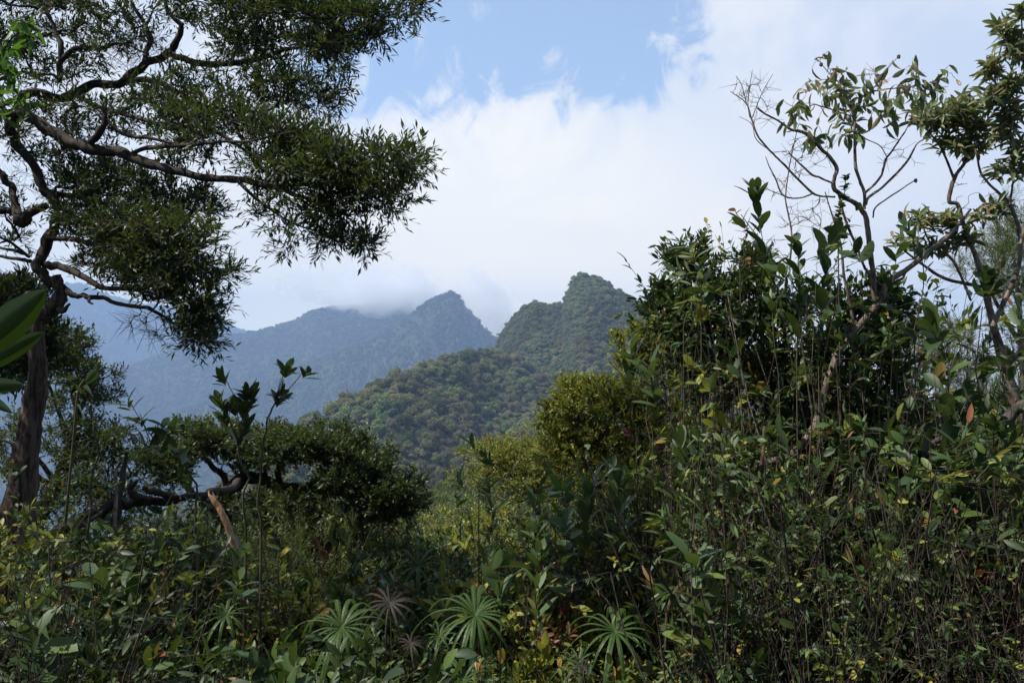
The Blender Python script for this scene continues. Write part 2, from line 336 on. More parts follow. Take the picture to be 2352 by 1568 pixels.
# ------------------------------------------------------------------ haze
hm, t, o = mat('haze_air')
pv = nd(t, 'ShaderNodeVolumePrincipled'); pv.inputs['Color'].default_value = (.40, .57, .88, 1); pv.inputs['Density'].default_value = .00026; pv.inputs['Anisotropy'].default_value = 0.1
t.links.new(pv.outputs[0], o.inputs['Volume'])
HB = (-6000, 6000, -6000, 6000, -490, 560)
mb = MB(); x0, x1, y0, y1, z0, z1 = HB
zmin = float(TZ.min()) - 1
mb.add([(x, y, z) for z in (zmin, z1) for y in (y0, y1) for x in (x0, x1)], [(0, 2, 3, 1), (4, 5, 7, 6), (0, 1, 5, 4), (2, 6, 7, 3), (0, 4, 6, 2), (1, 3, 7, 5)])
HAZE = True
if HAZE:
    ho = obj('haze', mb, hm, smooth=False); ho['kind'] = 'stuff'; ho['label'] = 'pale blue haze filling the valley air'

# ------------------------------------------------------------------ forest
def crown_mb(nq, size, seed, flat=.7, lobes=9):
    global rng
    keep = rng; rng = np.random.default_rng(seed)
    mb = MB(); c = rdir(lobes) * np.array([.62, .62, .45]) * (.5 + .5 * rnd(lobes, 1)); c[:, 2] = np.abs(c[:, 2]) * 1.1
    r = .30 + .26 * rnd(lobes)
    k = rng.integers(0, lobes, nq); n = rdir(nq); n[:, 2] = np.where(n[:, 2] < -.3, -n[:, 2], n[:, 2]); 
    p = c[k] + n * r[k][:, None] * (.8 + .25 * rnd(nq, 1)); p[:, 2] *= flat
    d = norm(rdir(nq) + n * .5 + UP * .25)
    leaves(mb, p - d * size * .5, d, norm(n + .5 * rdir(nq)), size * (.7 + .6 * rnd(nq)), size * .33, 'dia')
    rng = keep
    return mb
M_forest = leaf_mat('forest_foliage', [(0, G(0.0360, 0.0672, 0.0312)), (.25, G(0.0960, 0.1440, 0.0504)), (.45, G(0.1980, 0.2160, 0.0540)), (.62, G(0.1800, 0.1560, 0.0780)), (.8, G(0.2040, 0.1800, 0.1200)), (1, G(0.2040, 0.2400, 0.0720))], rough=.65, trans=.2, spec=.15, patch=.02, objrand=.75)
M_ftrunk = bark_mat('forest_trunk', (.10, .09, .08), (.25, .22, .2), 8, 2)
M_far = leaf_mat('mountain_foliage', [(0, G(.030, .050, .030)), (.5, G(.09, .10, .05)), (1, G(.19, .145, .12))], rough=.65, trans=.2, spec=.15, patch=.005, objrand=.75)
def terr_slopevis():
    el = (TZ - EYE[2] + 6) / RR; run = np.maximum.accumulate((TZ - EYE[2]) / RR, axis=1)
    prev = np.concatenate([np.full((len(th), 1), -9), run[:, :-1]], 1)
    return (el > prev - .004)
VIS = terr_slopevis()
def sample_points(r0, r1, sp, a0=-44, a1=44):
    ii = np.where((th >= math.radians(a0)) & (th <= math.radians(a1)))[0][:-1]; jj = np.where((rr[:-1] >= r0) & (rr[:-1] < r1))[0]
    I, J = np.meshgrid(ii, jj, indexing='ij'); ok = VIS[I, J] | VIS[I, J + 1]
    I, J = I[ok], J[ok]
    dth = th[I + 1] - th[I]; area = dth * (rr[J + 1] ** 2 - rr[J] ** 2) / 2
    sl = np.abs(TZ[I, J + 1] - TZ[I, J]) / (rr[J + 1] - rr[J]); area = area * np.sqrt(1 + np.minimum(sl, 3) ** 2)
    n = rng.poisson(area / sp ** 2); I, J = np.repeat(I, n), np.repeat(J, n)
    a = th[I] + (th[I + 1] - th[I]) * rnd(len(I)); r = rr[J] + (rr[J + 1] - rr[J]) * rnd(len(I))
    fi = (a - th[I]) / (th[I + 1] - th[I]); fj = (r - rr[J]) / (rr[J + 1] - rr[J])
    z = (TZ[I, J] * (1 - fi) + TZ[I + 1, J] * fi) * (1 - fj) + (TZ[I, J + 1] * (1 - fi) + TZ[I + 1, J + 1] * fi) * fj
    return np.stack([r * np.sin(a), r * np.cos(a), z], 1)
def forest(name, label, pts, s0, s1, variants):
    me = bpy.data.meshes.new(name); me.vertices.add(len(pts)); me.vertices.foreach_set('co', pts.astype(np.float32).ravel())
    n = len(pts); sc = (s0 + (s1 - s0) * rnd(n) ** 2.0)[:, None] * np.stack([1 + .3 * (rnd(n) - .5), 1 + .3 * (rnd(n) - .5), .85 + .7 * rnd(n)], 1)
    for nm, typ, dat in (('sc', 'FLOAT_VECTOR', sc), ('rot', 'FLOAT_VECTOR', np.stack([.25 * (rnd(n) - .5), .25 * (rnd(n) - .5), 6.28 * rnd(n)], 1))):
        a = me.attributes.new(nm, typ, 'POINT'); a.data.foreach_set('vector', dat.astype(np.float32).ravel())
    a = me.attributes.new('idx', 'INT', 'POINT'); a.data.foreach_set('value', rng.integers(0, len(variants), n).astype(np.int32))
    o = bpy.data.objects.new(name, me); C.objects.link(o)
    t = bpy.data.node_groups.new(name, 'GeometryNodeTree')
    t.interface.new_socket('Geometry', in_out='INPUT', socket_type='NodeSocketGeometry'); t.interface.new_socket('Geometry', in_out='OUTPUT', socket_type='NodeSocketGeometry')
    gi = t.nodes.new('NodeGroupInput'); go = t.nodes.new('NodeGroupOutput'); j = t.nodes.new('GeometryNodeJoinGeometry')
    for v in reversed(variants):
        oi = t.nodes.new('GeometryNodeObjectInfo'); oi.inputs['Object'].default_value = v; oi.inputs['As Instance'].default_value = True
        t.links.new(oi.outputs['Geometry'], j.inputs[0])
    ip = t.nodes.new('GeometryNodeInstanceOnPoints'); ip.inputs['Pick Instance'].default_value = True
    def at(nm, dt):
        q = t.nodes.new('GeometryNodeInputNamedAttribute'); q.data_type = dt; q.inputs[0].default_value = nm; return q.outputs['Attribute']
    t.links.new(gi.outputs[0], ip.inputs['Points']); t.links.new(j.outputs[0], ip.inputs['Instance'])
    t.links.new(at('idx', 'INT'), ip.inputs['Instance Index']); t.links.new(at('sc', 'FLOAT_VECTOR'), ip.inputs['Scale'])
    e2r = t.nodes.new('FunctionNodeEulerToRotation'); t.links.new(at('rot', 'FLOAT_VECTOR'), e2r.inputs[0]); t.links.new(e2r.outputs[0], ip.inputs['Rotation'])
    t.links.new(ip.outputs[0], go.inputs[0])
    md = o.modifiers.new('scatter', 'NODES'); md.node_group = t
    o['kind'] = 'stuff'; o['label'] = label
    return o
def proto(mb, m):
    return bpy.data.objects.new('crown_source', mb.mesh('crown_source', m))
fv = [proto(crown_mb(900, .15, 50 + i, (.55, .7, .8, .9, 1.1, 1.35, .6, 1.0)[i], 5 + (i * 3) % 9), M_forest) for i in range(8)]
cv = [proto(crown_mb(90, .5, 80 + i, .9, 5), M_far) for i in range(4)]
pts = np.concatenate([sample_points(48, 640, 3.7), sample_points(640, 1000, 3.5)])
r_ = np.hypot(pts[:, 0], pts[:, 1]); order = np.argsort(r_)
near_i = order[:270]; rest = order[270:]
pr = pts[rest]; far_ = np.hypot(pr[:, 0], pr[:, 1]) > 640
eps = 5.0; gx = (terrain_z(pr[:, 0] + eps, pr[:, 1]) - terrain_z(pr[:, 0] - eps, pr[:, 1])) / (2 * eps)
keep = ~(far_ & (gx > 1.6) & (rnd(len(pr)) < .12)); pr = pr[keep]; far_ = far_[keep]
forest('forest', 'dense mixed green and bronze forest over the ridge below the near peak', pr[~far_] + [0, 0, .6], 1.4, 5.2, fv)
forest('peak_forest', 'stunted forest clothing the near pointed peak and its left shoulder', pr[far_] + [0, 0, .3], 1.5, 4.2, fv)
pf = sample_points(1000, 3700, 12); pf2 = sample_points(3700, 5850, 24)
forest('mountain_forest', 'hazy forest covering the middle mountain across the valley', pf, 6.5, 12, cv)
forest('distant_forest', 'faint blue forest on the farthest mountains', pf2, 14, 24, cv)
print('FOREST', len(pts), len(pf), len(pf2), 'near r', r_[near_i].max())
# ------------------------------------------------------------------ cloud wisps hanging on the middle mountain
def cloud(px, py, d, rx, ry, rz, dens, scale, seed, label, tilt=0.0, thr=.42):
    m, t, o = mat('cloud_vapour')
    tc = nd(t, 'ShaderNodeTexCoord'); ln = nd(t, 'ShaderNodeVectorMath', operation='LENGTH'); t.links.new(tc.outputs['Object'], ln.inputs[0])
    g = nd(t, 'ShaderNodeNewGeometry'); mp = nd(t, 'ShaderNodeMapping'); mp.inputs['Location'].default_value = (seed * 37, seed * 11, 0); t.links.new(g.outputs['Position'], mp.inputs[0])
    n = noise(t, mp.outputs[0], scale, 5, .6, .4)
    f = mth(t, 'SUBTRACT', mth(t, 'ADD', mth(t, 'MULTIPLY', n, 2.2), -0.6), mth(t, 'MULTIPLY', mth(t, 'POWER', ln.outputs['Value'], 2.5), .55))
    dn = mth(t, 'MULTIPLY', mrange(t, f, thr - .22, thr + .12), dens)
    pv = nd(t, 'ShaderNodeVolumePrincipled'); pv.inputs['Color'].default_value = (1, 1, 1, 1); t.links.new(dn, pv.inputs['Density']); pv.inputs['Anisotropy'].default_value = .2
    t.links.new(pv.outputs[0], o.inputs['Volume'])
    try: m.cycles.volume_step_rate = .5
    except Exception: pass
    bm = bmesh.new(); bmesh.ops.create_icosphere(bm, subdivisions=3, radius=1.0); me = bpy.data.meshes.new('cloud'); bm.to_mesh(me); bm.free(); me.materials.append(m)
    ob = bpy.data.objects.new('cloud', me); C.objects.link(ob); ob.location = P(px, py, d); k = d / FPX
    ob.scale = (rx * k, rz, ry * k); ob.rotation_euler = (0, tilt, 0); ob['kind'] = 'stuff'; ob['label'] = label
    return ob
CLOUD = True
if CLOUD:
    cloud(880, 668, 2850, 250, 66, 330, .010, .008, 1, 'white cloud cap covering the summit of the back ridge', 0.05, .36)
    cloud(1125, 705, 2450, 130, 66, 240, .010, .009, 2, 'white mist pouring over the right shoulder of the middle mountain', 0.8, .36)
# ------------------------------------------------------------------ plant building
LIMB_SCALE = 1.0
def pxl(rows, n):
    """rows (px, py, depth, radius in photo px) -> smooth points and radii"""
    r = smooth_poly(rows, n); p = P(r[:, 0], r[:, 1], r[:, 2]); return p, LIMB_SCALE * np.maximum(r[:, 3], .3) / FPX * r[:, 2]
def wobble(p, amp):
    n = len(p); q = p.copy()
    k = np.convolve(rng.normal(size=n + 4), [.25, .5, .25], 'same')[2:-2]; k2 = np.convolve(rng.normal(size=n + 4), [.25, .5, .25], 'same')[2:-2]
    w = np.minimum(1, np.minimum(np.arange(n), 99) / 2)[:, None] * amp
    q[:, 2:3] += k[:, None] * w; q[:, 0:1] += k2[:, None] * w * .6; q[:, 1:2] += k2[:, None] * w * .4
    return q
def sample_pads(pads, dens=1.0):
    """pads (px, py, rx, ry, depth, depth radius, count) -> attractor points"""
    out = []
    for (x, y, rx, ry, d, dr, n) in pads:
        n = max(2, int(n * dens)); u = rdir(n) * (rnd(n, 1) ** .38)
        out.append(P(x + u[:, 0] * rx, y + u[:, 2] * ry, d + u[:, 1] * dr))
    return np.concatenate(out)
class Growth: pass
def grow(skel, attr, r_tip=.0012, seg=5, wig=.12, lift=.0, rpow=.45, rmax=.02):
    """joins every attractor to the nearest wood already there; returns paths (M,seg,3), radii (M,seg)"""
    sk = np.concatenate([p for p, r in skel]); tg = np.concatenate([norm(np.gradient(p, axis=0)) for p, r in skel])
    dmin = np.array([np.min(np.sum((sk - a) ** 2, 1)) for a in attr]); attr = attr[np.argsort(dmin)]
    M = len(attr); cap = len(sk) + M * (seg - 1); nodes = np.empty((cap, 3)); tn = np.empty((cap, 3)); own = np.full(cap, -1)
    n = len(sk); nodes[:n] = sk; tn[:n] = tg
    paths = np.empty((M, seg, 3)); par = np.full(M, -1); t = np.linspace(0, 1, seg)[:, None]
    for i, a in enumerate(attr):
        dv = a - nodes[:n]; d2 = np.sqrt(np.einsum('ij,ij->i', dv, dv)) + 1e-6
        al = np.einsum('ij,ij->i', dv, tn[:n]) / d2
        j = int(np.argmin(d2 * (1.25 - .35 * al)))
        p0 = nodes[j]; L = d2[j]; c = p0 + (tn[j] * .45 + UP * lift) * L + rng.normal(size=3) * wig * L
        p = (1 - t) ** 2 * p0 + 2 * t * (1 - t) * c + t * t * a
        p[1:-1] += rng.normal(size=(seg - 2, 3)) * wig * L * .3
        paths[i] = p; par[i] = own[j]
        g = norm(np.gradient(p, axis=0)); nodes[n:n + seg - 1] = p[1:]; tn[n:n + seg - 1] = g[1:]; own[n:n + seg - 1] = i; n += seg - 1
    cnt = np.ones(M)
    for i in range(M - 1, -1, -1):
        if par[i] >= 0: cnt[par[i]] += cnt[i]
    r0 = np.minimum(r_tip * cnt ** rpow * 1.25, rmax); r1 = np.maximum(r_tip, r0 * .5)
    return paths, r0[:, None] * (1 - t[:, 0]) + r1[:, None] * t[:, 0]
def spray(paths, wood, fol, m=5, q=8, tl=.14, L=.045, Wd=.006, kind='dia', up=.35, droop=0.0, spread=.9, lb=.0, ang=.75, both=True, rt=.0008, lvar=.5):
    """side twiglets near the end of every path, each with q leaves along it"""
    M = len(paths); k = paths.shape[1]
    f = (k - 1) * (1 - .55 * rnd(M, m) ** 1.2); f[:, 0] = k - 1.001; i = np.minimum(f.astype(int), k - 2); w = (f - i)[..., None]
    ar = np.arange(M)[:, None]; b = paths[ar, i] * (1 - w) + paths[ar, i + 1] * w; tg = norm(paths[ar, i + 1] - paths[ar, i])
    d = norm(tg * 1.0 + rdir(M, m) * spread + UP * up); L_ = tl * (.55 + .8 * rnd(M, m, 1))
    s_ = np.linspace(0, 1, 3)[None, None, :, None]; pts = b[:, :, None] + d[:, :, None] * L_[:, :, None] * s_ + (-UP * droop) * (L_[:, :, None] * s_ ** 2)
    if wood is not None: tubes(wood, pts.reshape(M * m, 3, 3), np.tile([rt * 1.4, rt, rt * .7], (M * m, 1)), 3)
    u = (np.arange(q) + .6 * rnd(M, m, q)) / q; u = .15 + .87 * u
    pos = b[:, :, None] + d[:, :, None] * (L_ * 1.0)[:, :, None] * u[..., None] - UP * droop * (L_[:, :, None] * u[..., None] ** 2)
    side = rdir(M, m, q); dd = norm(d)[:, :, None]; side = norm(side - np.sum(side * dd, -1, keepdims=True) * dd)
    ld = norm(dd * (1 - .25 * u[..., None]) + side * ang + UP * .15 - UP * droop * .8)
    n = M * m * q
    leaves(fol, pos, ld, norm(UP + .7 * rdir(n)), L * (1 - lvar / 2 + lvar * rnd(n)), Wd * (.8 + .4 * rnd(n)), kind, lb + .15 * rnd(n))
def rosette(fol, p, d, n, L, Wd, kind='oval', open_=.7, bend=.25, m=0, fold=.25, hang=0.0, spread_len=.04):
    """n leaves round every tip p (M,3) pointing along d (M,3)"""
    p = p.reshape(-1, 3); d = norm(d.reshape(-1, 3)); M = len(p)
    a = norm(np.cross(d, norm(rdir(M) + .01))); b = np.cross(d, a)
    k = np.arange(n)[None]; ph = k * 2.4 + 6.28 * rnd(M, 1); tilt = open_ * (.55 + .75 * rnd(M, n))
    rad = a[:, None] * np.cos(ph)[..., None] + b[:, None] * np.sin(ph)[..., None]
    ld = norm(d[:, None] * np.cos(tilt)[..., None] + rad * np.sin(tilt)[..., None] - UP * hang * (.5 + rnd(M, n, 1)))
    pos = p[:, None] - d[:, None] * (spread_len * k / n)[..., None] + 0 * ld
    upv = norm(d[:, None] - rad * .2 + .25 * rdir(M, n))
    Lr = L * (.6 + .5 * rnd(M, n)); leaves(fol, pos, ld, upv, Lr.ravel(), (Wd * Lr / L).ravel(), kind, (bend * (.4 + 1.2 * rnd(M, n))).ravel(), fold, m)
def plant(name, label, cat, trunk, limbs, base=None, bark=B_dark, sides=9, group=None, limb_bark=None, rough=.28, trunk_name='trunk', limb_name='limb', tn=None):
    """traced wood: trunk and limbs as rows; returns root and the skeleton"""
    p, r = pxl(trunk, tn or max(10, len(trunk) * 5)); p = wobble(p, float(r.mean()) * .09)
    gz = float(terrain_z(p[0, 0], p[0, 1])) - .08
    if p[0, 2] > gz + .05:
        k = max(3, int((p[0, 2] - gz) / .25)); e = p[0] + np.linspace(1, 0, k, endpoint=False)[:, None] * np.array([rng.normal() * .05, rng.normal() * .05, gz - p[0, 2]])
        p = np.vstack([e, p]); r = np.concatenate([r[0] * np.linspace(1.25, 1, k), r])
    root = thing(name, label, cat, base if base is not None else p[0], group)
    mb = MB(); tubes(mb, p[None], r[None], sides + 3, rough=rough); obj(trunk_name, mb, bark, root)
    sk = [(p, r)]
    for l in limbs:
        p, r = pxl(l, len(l) * 4); p = wobble(p, float(r.mean()) * .5)
        mb = MB(); tubes(mb, p[None], r[None], sides, rough=rough); obj(limb_name, mb, limb_bark or bark, root); sk.append((p, r))
    return root, sk

# ================= the big wind-bent tree on the left
big, sk = plant('slender_leaved_tree', 'large dark spreading tree with slender leaves filling the upper left', 'tree',
    [(-30, 1560, 4.2, 66), (5, 1380, 4.25, 52), (40, 1180, 4.3, 37), (62, 1030, 4.35, 27), (79, 927, 4.4, 24), (85, 850, 4.4, 20), (85, 765, 4.4, 17), (99, 725, 4.4, 17), (126, 705, 4.4, 17), (138, 684, 4.4, 15), (136, 660, 4.4, 13), (126, 634, 4.4, 13)],
    [
    [(122, 655, 4.4, 12), (103, 633, 4.4, 11), (84, 614, 4.4, 11), (94, 592, 4.45, 11), (106, 551, 4.5, 12), (124, 520, 4.5, 11), (130, 478, 4.5, 11), (106, 444, 4.5, 10), (92, 410, 4.5, 10), (68, 369, 4.5, 10), (38, 328, 4.5, 11), (22, 290, 4.45, 12), (40, 262, 4.4, 12)],
    [(20, 262, 4.4, 13), (58, 262, 4.4, 13), (103, 297, 4.4, 13), (171, 328, 4.35, 14), (212, 345, 4.3, 13), (290, 355, 4.25, 12), (342, 376, 4.2, 11), (410, 396, 4.15, 9), (478, 410, 4.1, 8.5), (547, 414, 4.05, 8), (615, 424, 4.0, 6.5), (684, 448, 3.95, 5), (752, 478, 3.9, 3), (815, 508, 3.9, 1.5)],
    [(30, 262, 4.4, 10), (50, 225, 4.6, 10), (79, 214, 4.7, 10), (154, 219, 4.8, 10), (212, 198, 4.9, 10), (273, 191, 4.9, 9.5), (308, 167, 4.9, 10), (342, 144, 4.9, 9), (386, 120, 4.9, 9), (410, 85, 4.9, 7), (417, 58, 4.9, 6), (390, 34, 4.9, 5), (376, -10, 4.9, 4)],
    [(386, 120, 4.9, 7), (427, 137, 4.85, 7.5), (480, 146, 4.8, 7), (530, 147, 4.75, 7), (581, 140, 4.7, 6), (649, 116, 4.6, 5), (718, 103, 4.5, 3.5), (786, 80, 4.4, 2.5), (860, 50, 4.35, 1.5), (930, 25, 4.3, 1)],
    [(290, 182, 4.9, 7), (330, 182, 4.8, 7), (376, 195, 4.7, 7), (427, 226, 4.6, 7), (478, 250, 4.5, 6.5), (533, 270, 4.4, 6), (574, 266, 4.35, 4), (640, 262, 4.3, 2)],
    [(533, 270, 4.4, 5), (548, 300, 4.4, 5), (556, 320, 4.35, 4.5), (581, 369, 4.3, 3.5), (600, 410, 4.2, 2.5)],
    [(137, 190, 4.8, 6), (137, 164, 4.8, 7), (141, 110, 4.8, 6.5), (122, 68, 4.85, 5), (106, 15, 4.9, 4)],
    [(140, 140, 4.8, 6), (171, 114, 4.75, 6), (239, 109, 4.7, 5), (272, 98, 4.7, 3), (330, 120, 4.6, 2)],
    [(333, 140, 4.9, 6), (345, 92, 5.0, 5.5), (330, 51, 5.1, 4.5), (306, 10, 5.1, 3.5)],
    [(205, 330, 4.3, 8), (228, 300, 4.2, 8), (238, 285, 4.2, 7), (234, 246, 4.2, 4)],
    [(250, 280, 4.2, 4.5), (270, 300, 4.2, 4.5), (292, 312, 4.2, 4.5), (345, 318, 4.15, 3.5), (420, 330, 4.1, 2.5)],
    [(300, 354, 4.25, 5), (340, 340, 4.2, 5.5), (359, 338, 4.1, 5.5), (444, 331, 4.0, 5), (500, 326, 3.9, 4), (580, 322, 3.8, 3), (680, 300, 3.7, 1.5)],
    [(180, 222, 4.8, 5), (225, 245, 4.7, 5), (308, 268, 4.5, 5), (393, 296, 4.3, 5), (444, 291, 4.2, 5), (513, 311, 4.1, 4.5), (590, 360, 4.0, 3), (680, 390, 3.9, 2), (790, 385, 3.9, 1.3)],
    [(547, 414, 4.05, 5), (570, 440, 4.0, 4), (620, 480, 4.0, 3), (690, 520, 3.95, 2), (780, 545, 3.9, 1.2)],
    [(615, 424, 4.0, 5), (700, 425, 3.9, 4), (790, 415, 3.8, 2.5), (880, 410, 3.7, 1.3)],
    [(-10, 388, 4.6, 9), (12, 408, 4.6, 8), (27, 431, 4.6, 8), (34, 472, 4.55, 9), (46, 508, 4.5, 15), (68, 490, 4.5, 10), (109, 466, 4.5, 8)],
    [(-20, 487, 4.6, 8), (30, 490, 4.6, 8), (61, 499, 4.5, 8)],
    [(103, 609, 4.45, 9), (126, 609, 4.4, 9), (171, 626, 4.3, 8), (205, 643, 4.25, 7), (239, 659, 4.2, 6), (308, 667, 4.1, 4.5), (376, 680, 4.0, 3), (440, 700, 3.95, 2)],
    [(136, 652, 4.4, 7), (150, 664, 4.4, 7), (167, 676, 4.35, 6.5), (190, 680, 4.35, 5.5), (208, 683, 4.3, 6), (236, 684, 4.3, 5), (273, 698, 4.25, 5), (325, 702, 4.2, 4.5), (359, 717, 4.15, 4), (393, 741, 4.1, 3), (444, 773, 4.05, 2), (490, 808, 4.0, 1)],
    [(108, 548, 4.5, 6), (171, 549, 4.4, 6), (239, 566, 4.3, 5), (330, 580, 4.2, 4), (430, 570, 4.1, 2.5), (510, 548, 4.0, 1.2)],
    [(110, 440, 4.5, 7), (170, 450, 4.6, 6), (250, 470, 4.7, 5), (350, 480, 4.7, 3.5), (450, 500, 4.7, 2)],
    [(376, -10, 4.9, 4), (480, -90, 4.9, 4), (640, -140, 4.8, 3.5), (820, -160, 4.7, 3), (1000, -190, 4.6, 2)],
    [(128, 490, 4.5, 7), (190, 505, 4.3, 6), (280, 520, 4.1, 5), (380, 520, 4.0, 3.5), (480, 540, 3.9, 2)],
    [(132, 712, 4.4, 7), (145, 714, 4.3, 5), (159, 699, 4.25, 3)],
    [(70, 600, 4.45, 5), (30, 594, 4.5, 4), (-20, 588, 4.6, 3)], [(68, 590, 4.5, 4), (40, 578, 4.5, 3.5), (-10, 565, 4.6, 3)],
    [(208, 683, 4.3, 3.5), (203, 692, 4.25, 3), (213, 698, 4.2, 2)],
    ], base=P(-30, 1560, 4.2), bark=B_trunk, limb_bark=B_dark, sides=8)
D = 4.5
pads = [(50, 50, 90, 60, 5.0, .5, 40), (60, 130, 90, 40, 4.9, .5, 26), (180, 40, 90, 55, 5, .5, 44), (200, 140, 80, 40, 4.9, .5, 26), (290, 50, 70, 50, 5, .5, 28), (400, 25, 80, 35, 5, .4, 26), (510, 45, 70, 50, 4.9, .5, 34), (600, 60, 90, 60, 4.8, .4, 62), (700, 60, 90, 62, 4.7, .4, 64), (790, 60, 70, 55, 4.5, .3, 44), (860, 55, 60, 42, 4.4, .3, 34), (925, 25, 45, 22, 4.3, .2, 18), (720, 5, 160, 30, 4.7, .4, 40),
  (560, 120, 90, 35, 4.8, .4, 30), (460, 190, 90, 30, 4.8, .3, 22), (610, 170, 60, 30, 4.7, .3, 22), (640, 215, 90, 35, 4.5, .3, 40), (735, 235, 45, 25, 4.4, .2, 14), (770, 190, 22, 50, 4.4, .15, 12), (745, 115, 70, 30, 4.5, .3, 22), (360, 215, 80, 30, 4.8, .3, 20),
  (60, 210, 70, 50, 4.8, .4, 22), (170, 270, 90, 40, 4.7, .4, 32), (280, 285, 60, 30, 4.6, .3, 16), (330, 240, 70, 25, 4.6, .3, 16), (400, 275, 90, 35, 4.4, .3, 34), (500, 245, 70, 30, 4.5, .3, 20), (430, 335, 110, 35, 4.2, .3, 36), (560, 290, 90, 35, 4.3, .3, 38), (640, 330, 100, 40, 4.1, .3, 50), (730, 350, 80, 45, 4.0, .3, 46), (810, 390, 80, 45, 3.9, .3, 50), (870, 375, 70, 35, 3.8, .2, 34), (930, 385, 38, 28, 3.7, .15, 18), (640, 400, 90, 35, 4.0, .3, 34), (720, 425, 100, 38, 3.9, .3, 52), (830, 450, 85, 30, 3.8, .3, 36), (910, 470, 40, 12, 3.75, .1, 8),
  (620, 470, 50, 40, 4, .2, 10), (700, 500, 60, 35, 3.95, .2, 16), (790, 520, 50, 40, 3.9, .2, 22), (825, 560, 30, 25, 3.9, .1, 12), (660, 560, 20, 25, 3.95, .1, 5), (740, 545, 40, 20, 3.9, .1, 8),
  (60, 330, 60, 40, 4.7, .4, 14), (150, 370, 70, 40, 4.7, .4, 22), (250, 410, 90, 40, 4.8, .4, 40), (160, 440, 70, 40, 4.8, .4, 34), (320, 440, 90, 38, 4.7, .4, 42), (420, 465, 80, 28, 4.6, .3, 30), (490, 475, 45, 22, 4.6, .2, 12), (20, 520, 40, 60, 4.8, .4, 14),
  (190, 520, 80, 35, 4.5, .4, 36), (290, 530, 90, 35, 4.3, .4, 46), (390, 540, 85, 38, 4.1, .3, 46), (460, 550, 50, 30, 4.0, .2, 16), (270, 590, 100, 35, 4.3, .3, 46), (370, 600, 90, 38, 4.1, .3, 48), (440, 610, 60, 35, 4.0, .2, 24), (500, 632, 50, 14, 3.95, .1, 10), (300, 640, 80, 25, 4.2, .3, 26), (390, 665, 70, 35, 4.05, .2, 34), (450, 700, 45, 38, 4, .2, 28), (470, 760, 38, 45, 4, .2, 30), (350, 560, 60, 30, 4.2, .3, 20), (420, 735, 40, 25, 4.05, .15, 12), (210, 470, 60, 40, 4.6, .3, 24), (390, 500, 90, 25, 4.4, .3, 24),
  (150, -120, 160, 80, 5, .8, 50), (420, -120, 170, 80, 5, .8, 60), (700, -110, 150, 70, 4.9, .7, 60), (930, -140, 130, 70, 4.8, .6, 50), (560, -260, 220, 90, 4.8, .8, 60), (-150, 60, 130, 90, 4.7, .8, 70), (-250, 250, 170, 100, 4.5, .8, 90), (-450, 200, 170, 130, 4.4, .9, 90), (-250, 480, 170, 100, 4.4, .8, 90), (-450, 520, 160, 110, 4.2, .9, 80), (-300, 720, 170, 80, 4.2, .8, 60), (-550, 0, 170, 130, 5, .9, 80), (-150, -150, 200, 100, 5, .8, 80), (-500, -250, 200, 120, 5.2, .8, 70), (250, -280, 220, 90, 4.8, .8, 50)]  # pads above and left of the frame, added to shade the foreground
lay = []
for (x, y, rx, ry, d, dr, n) in pads:
    for sgn in (-1, 1): lay.append((x + rng.normal() * rx * .18, y + sgn * ry * (.42 + .2 * rng.random()), rx * .92, ry * .34, d + sgn * .15, dr, n * .5))
att = sample_pads(lay, 0.86)
paths, rad = grow(sk, att, r_tip=.0016, wig=.10, lift=.05, rmax=.014)
tw = MB(); fo = MB(); tubes(tw, paths, rad, 4)
spray(paths, tw, fo, m=5, q=8, tl=.13, L=.045, Wd=.0056, up=.34, spread=.9, ang=.75)
# bare twigs
bt = sample_pads([(360, 760, 60, 30, 4.15, .15, 22), (310, 740, 40, 30, 4.2, .1, 12), (330, 110, 60, 30, 4.8, .2, 26), (280, 130, 60, 25, 4.75, .2, 18), (770, 555, 70, 30, 3.9, .15, 16), (640, 500, 40, 40, 4, .1, 10), (20, 440, 60, 60, 4.7, .3, 16), (30, 300, 60, 60, 4.7, .3, 14), (560, 380, 60, 30, 4.1, .2, 14)])
p2, r2 = grow(sk, bt, r_tip=.0013, wig=.15); tubes(tw, p2, r2, 3)
spray(p2, tw, MB(), m=4, q=1, tl=.12, L=.001, Wd=.0001)
obj('twig_network', tw, B_dark, big); obj('foliage', fo, M_needle, big)
print('BIG', len(att), sum(len(q) for q in fo.q))

# ================= helpers for bushes made of many small leaves
def bush(name, label, cat, trunk, limbs, pads, leaf, lm, bark=B_dark, dens=1.0, r_tip=.0016, lift=.05, group=None, spr=None, wig=.12, rmax=.012, sides=6, extra=None, trunk_name='trunk'):
    root, sk = plant(name, label, cat, trunk, limbs, bark=bark, sides=sides, group=group, trunk_name=trunk_name)
    sat = []
    for (x, y, rx, ry, d, dr, n) in pads:
        for _ in range(4):
            a_ = rng.random() * 6.28; e_ = 1.0 + .45 * rng.random(); sat.append((x + e_ * rx * math.cos(a_), y - abs(e_ * ry * math.sin(a_)), rx * .16, ry * .3, d, dr * .3, max(2, n // 12)))
    att = sample_pads([(x, y, rx, ry, d, dr, n * .82) for (x, y, rx, ry, d, dr, n) in pads] + sat, dens); paths, rad = grow(sk, att, r_tip=r_tip, wig=wig, lift=lift, rmax=rmax)
    tw = MB(); fo = MB(); tubes(tw, paths, rad, 4); k = dict(m=5, q=7, tl=.12, L=.04, Wd=.009, up=.4, spread=.9, ang=.8); k.update(leaf)
    spray(paths, tw, fo, **k)
    if extra is not None: extra(paths, tw, fo)
    obj('twig_network', tw, bark, root); obj('foliage', fo, lm, root); return root, sk
SM = dict(L=.036, Wd=.0075, tl=.12, q=7, m=5)
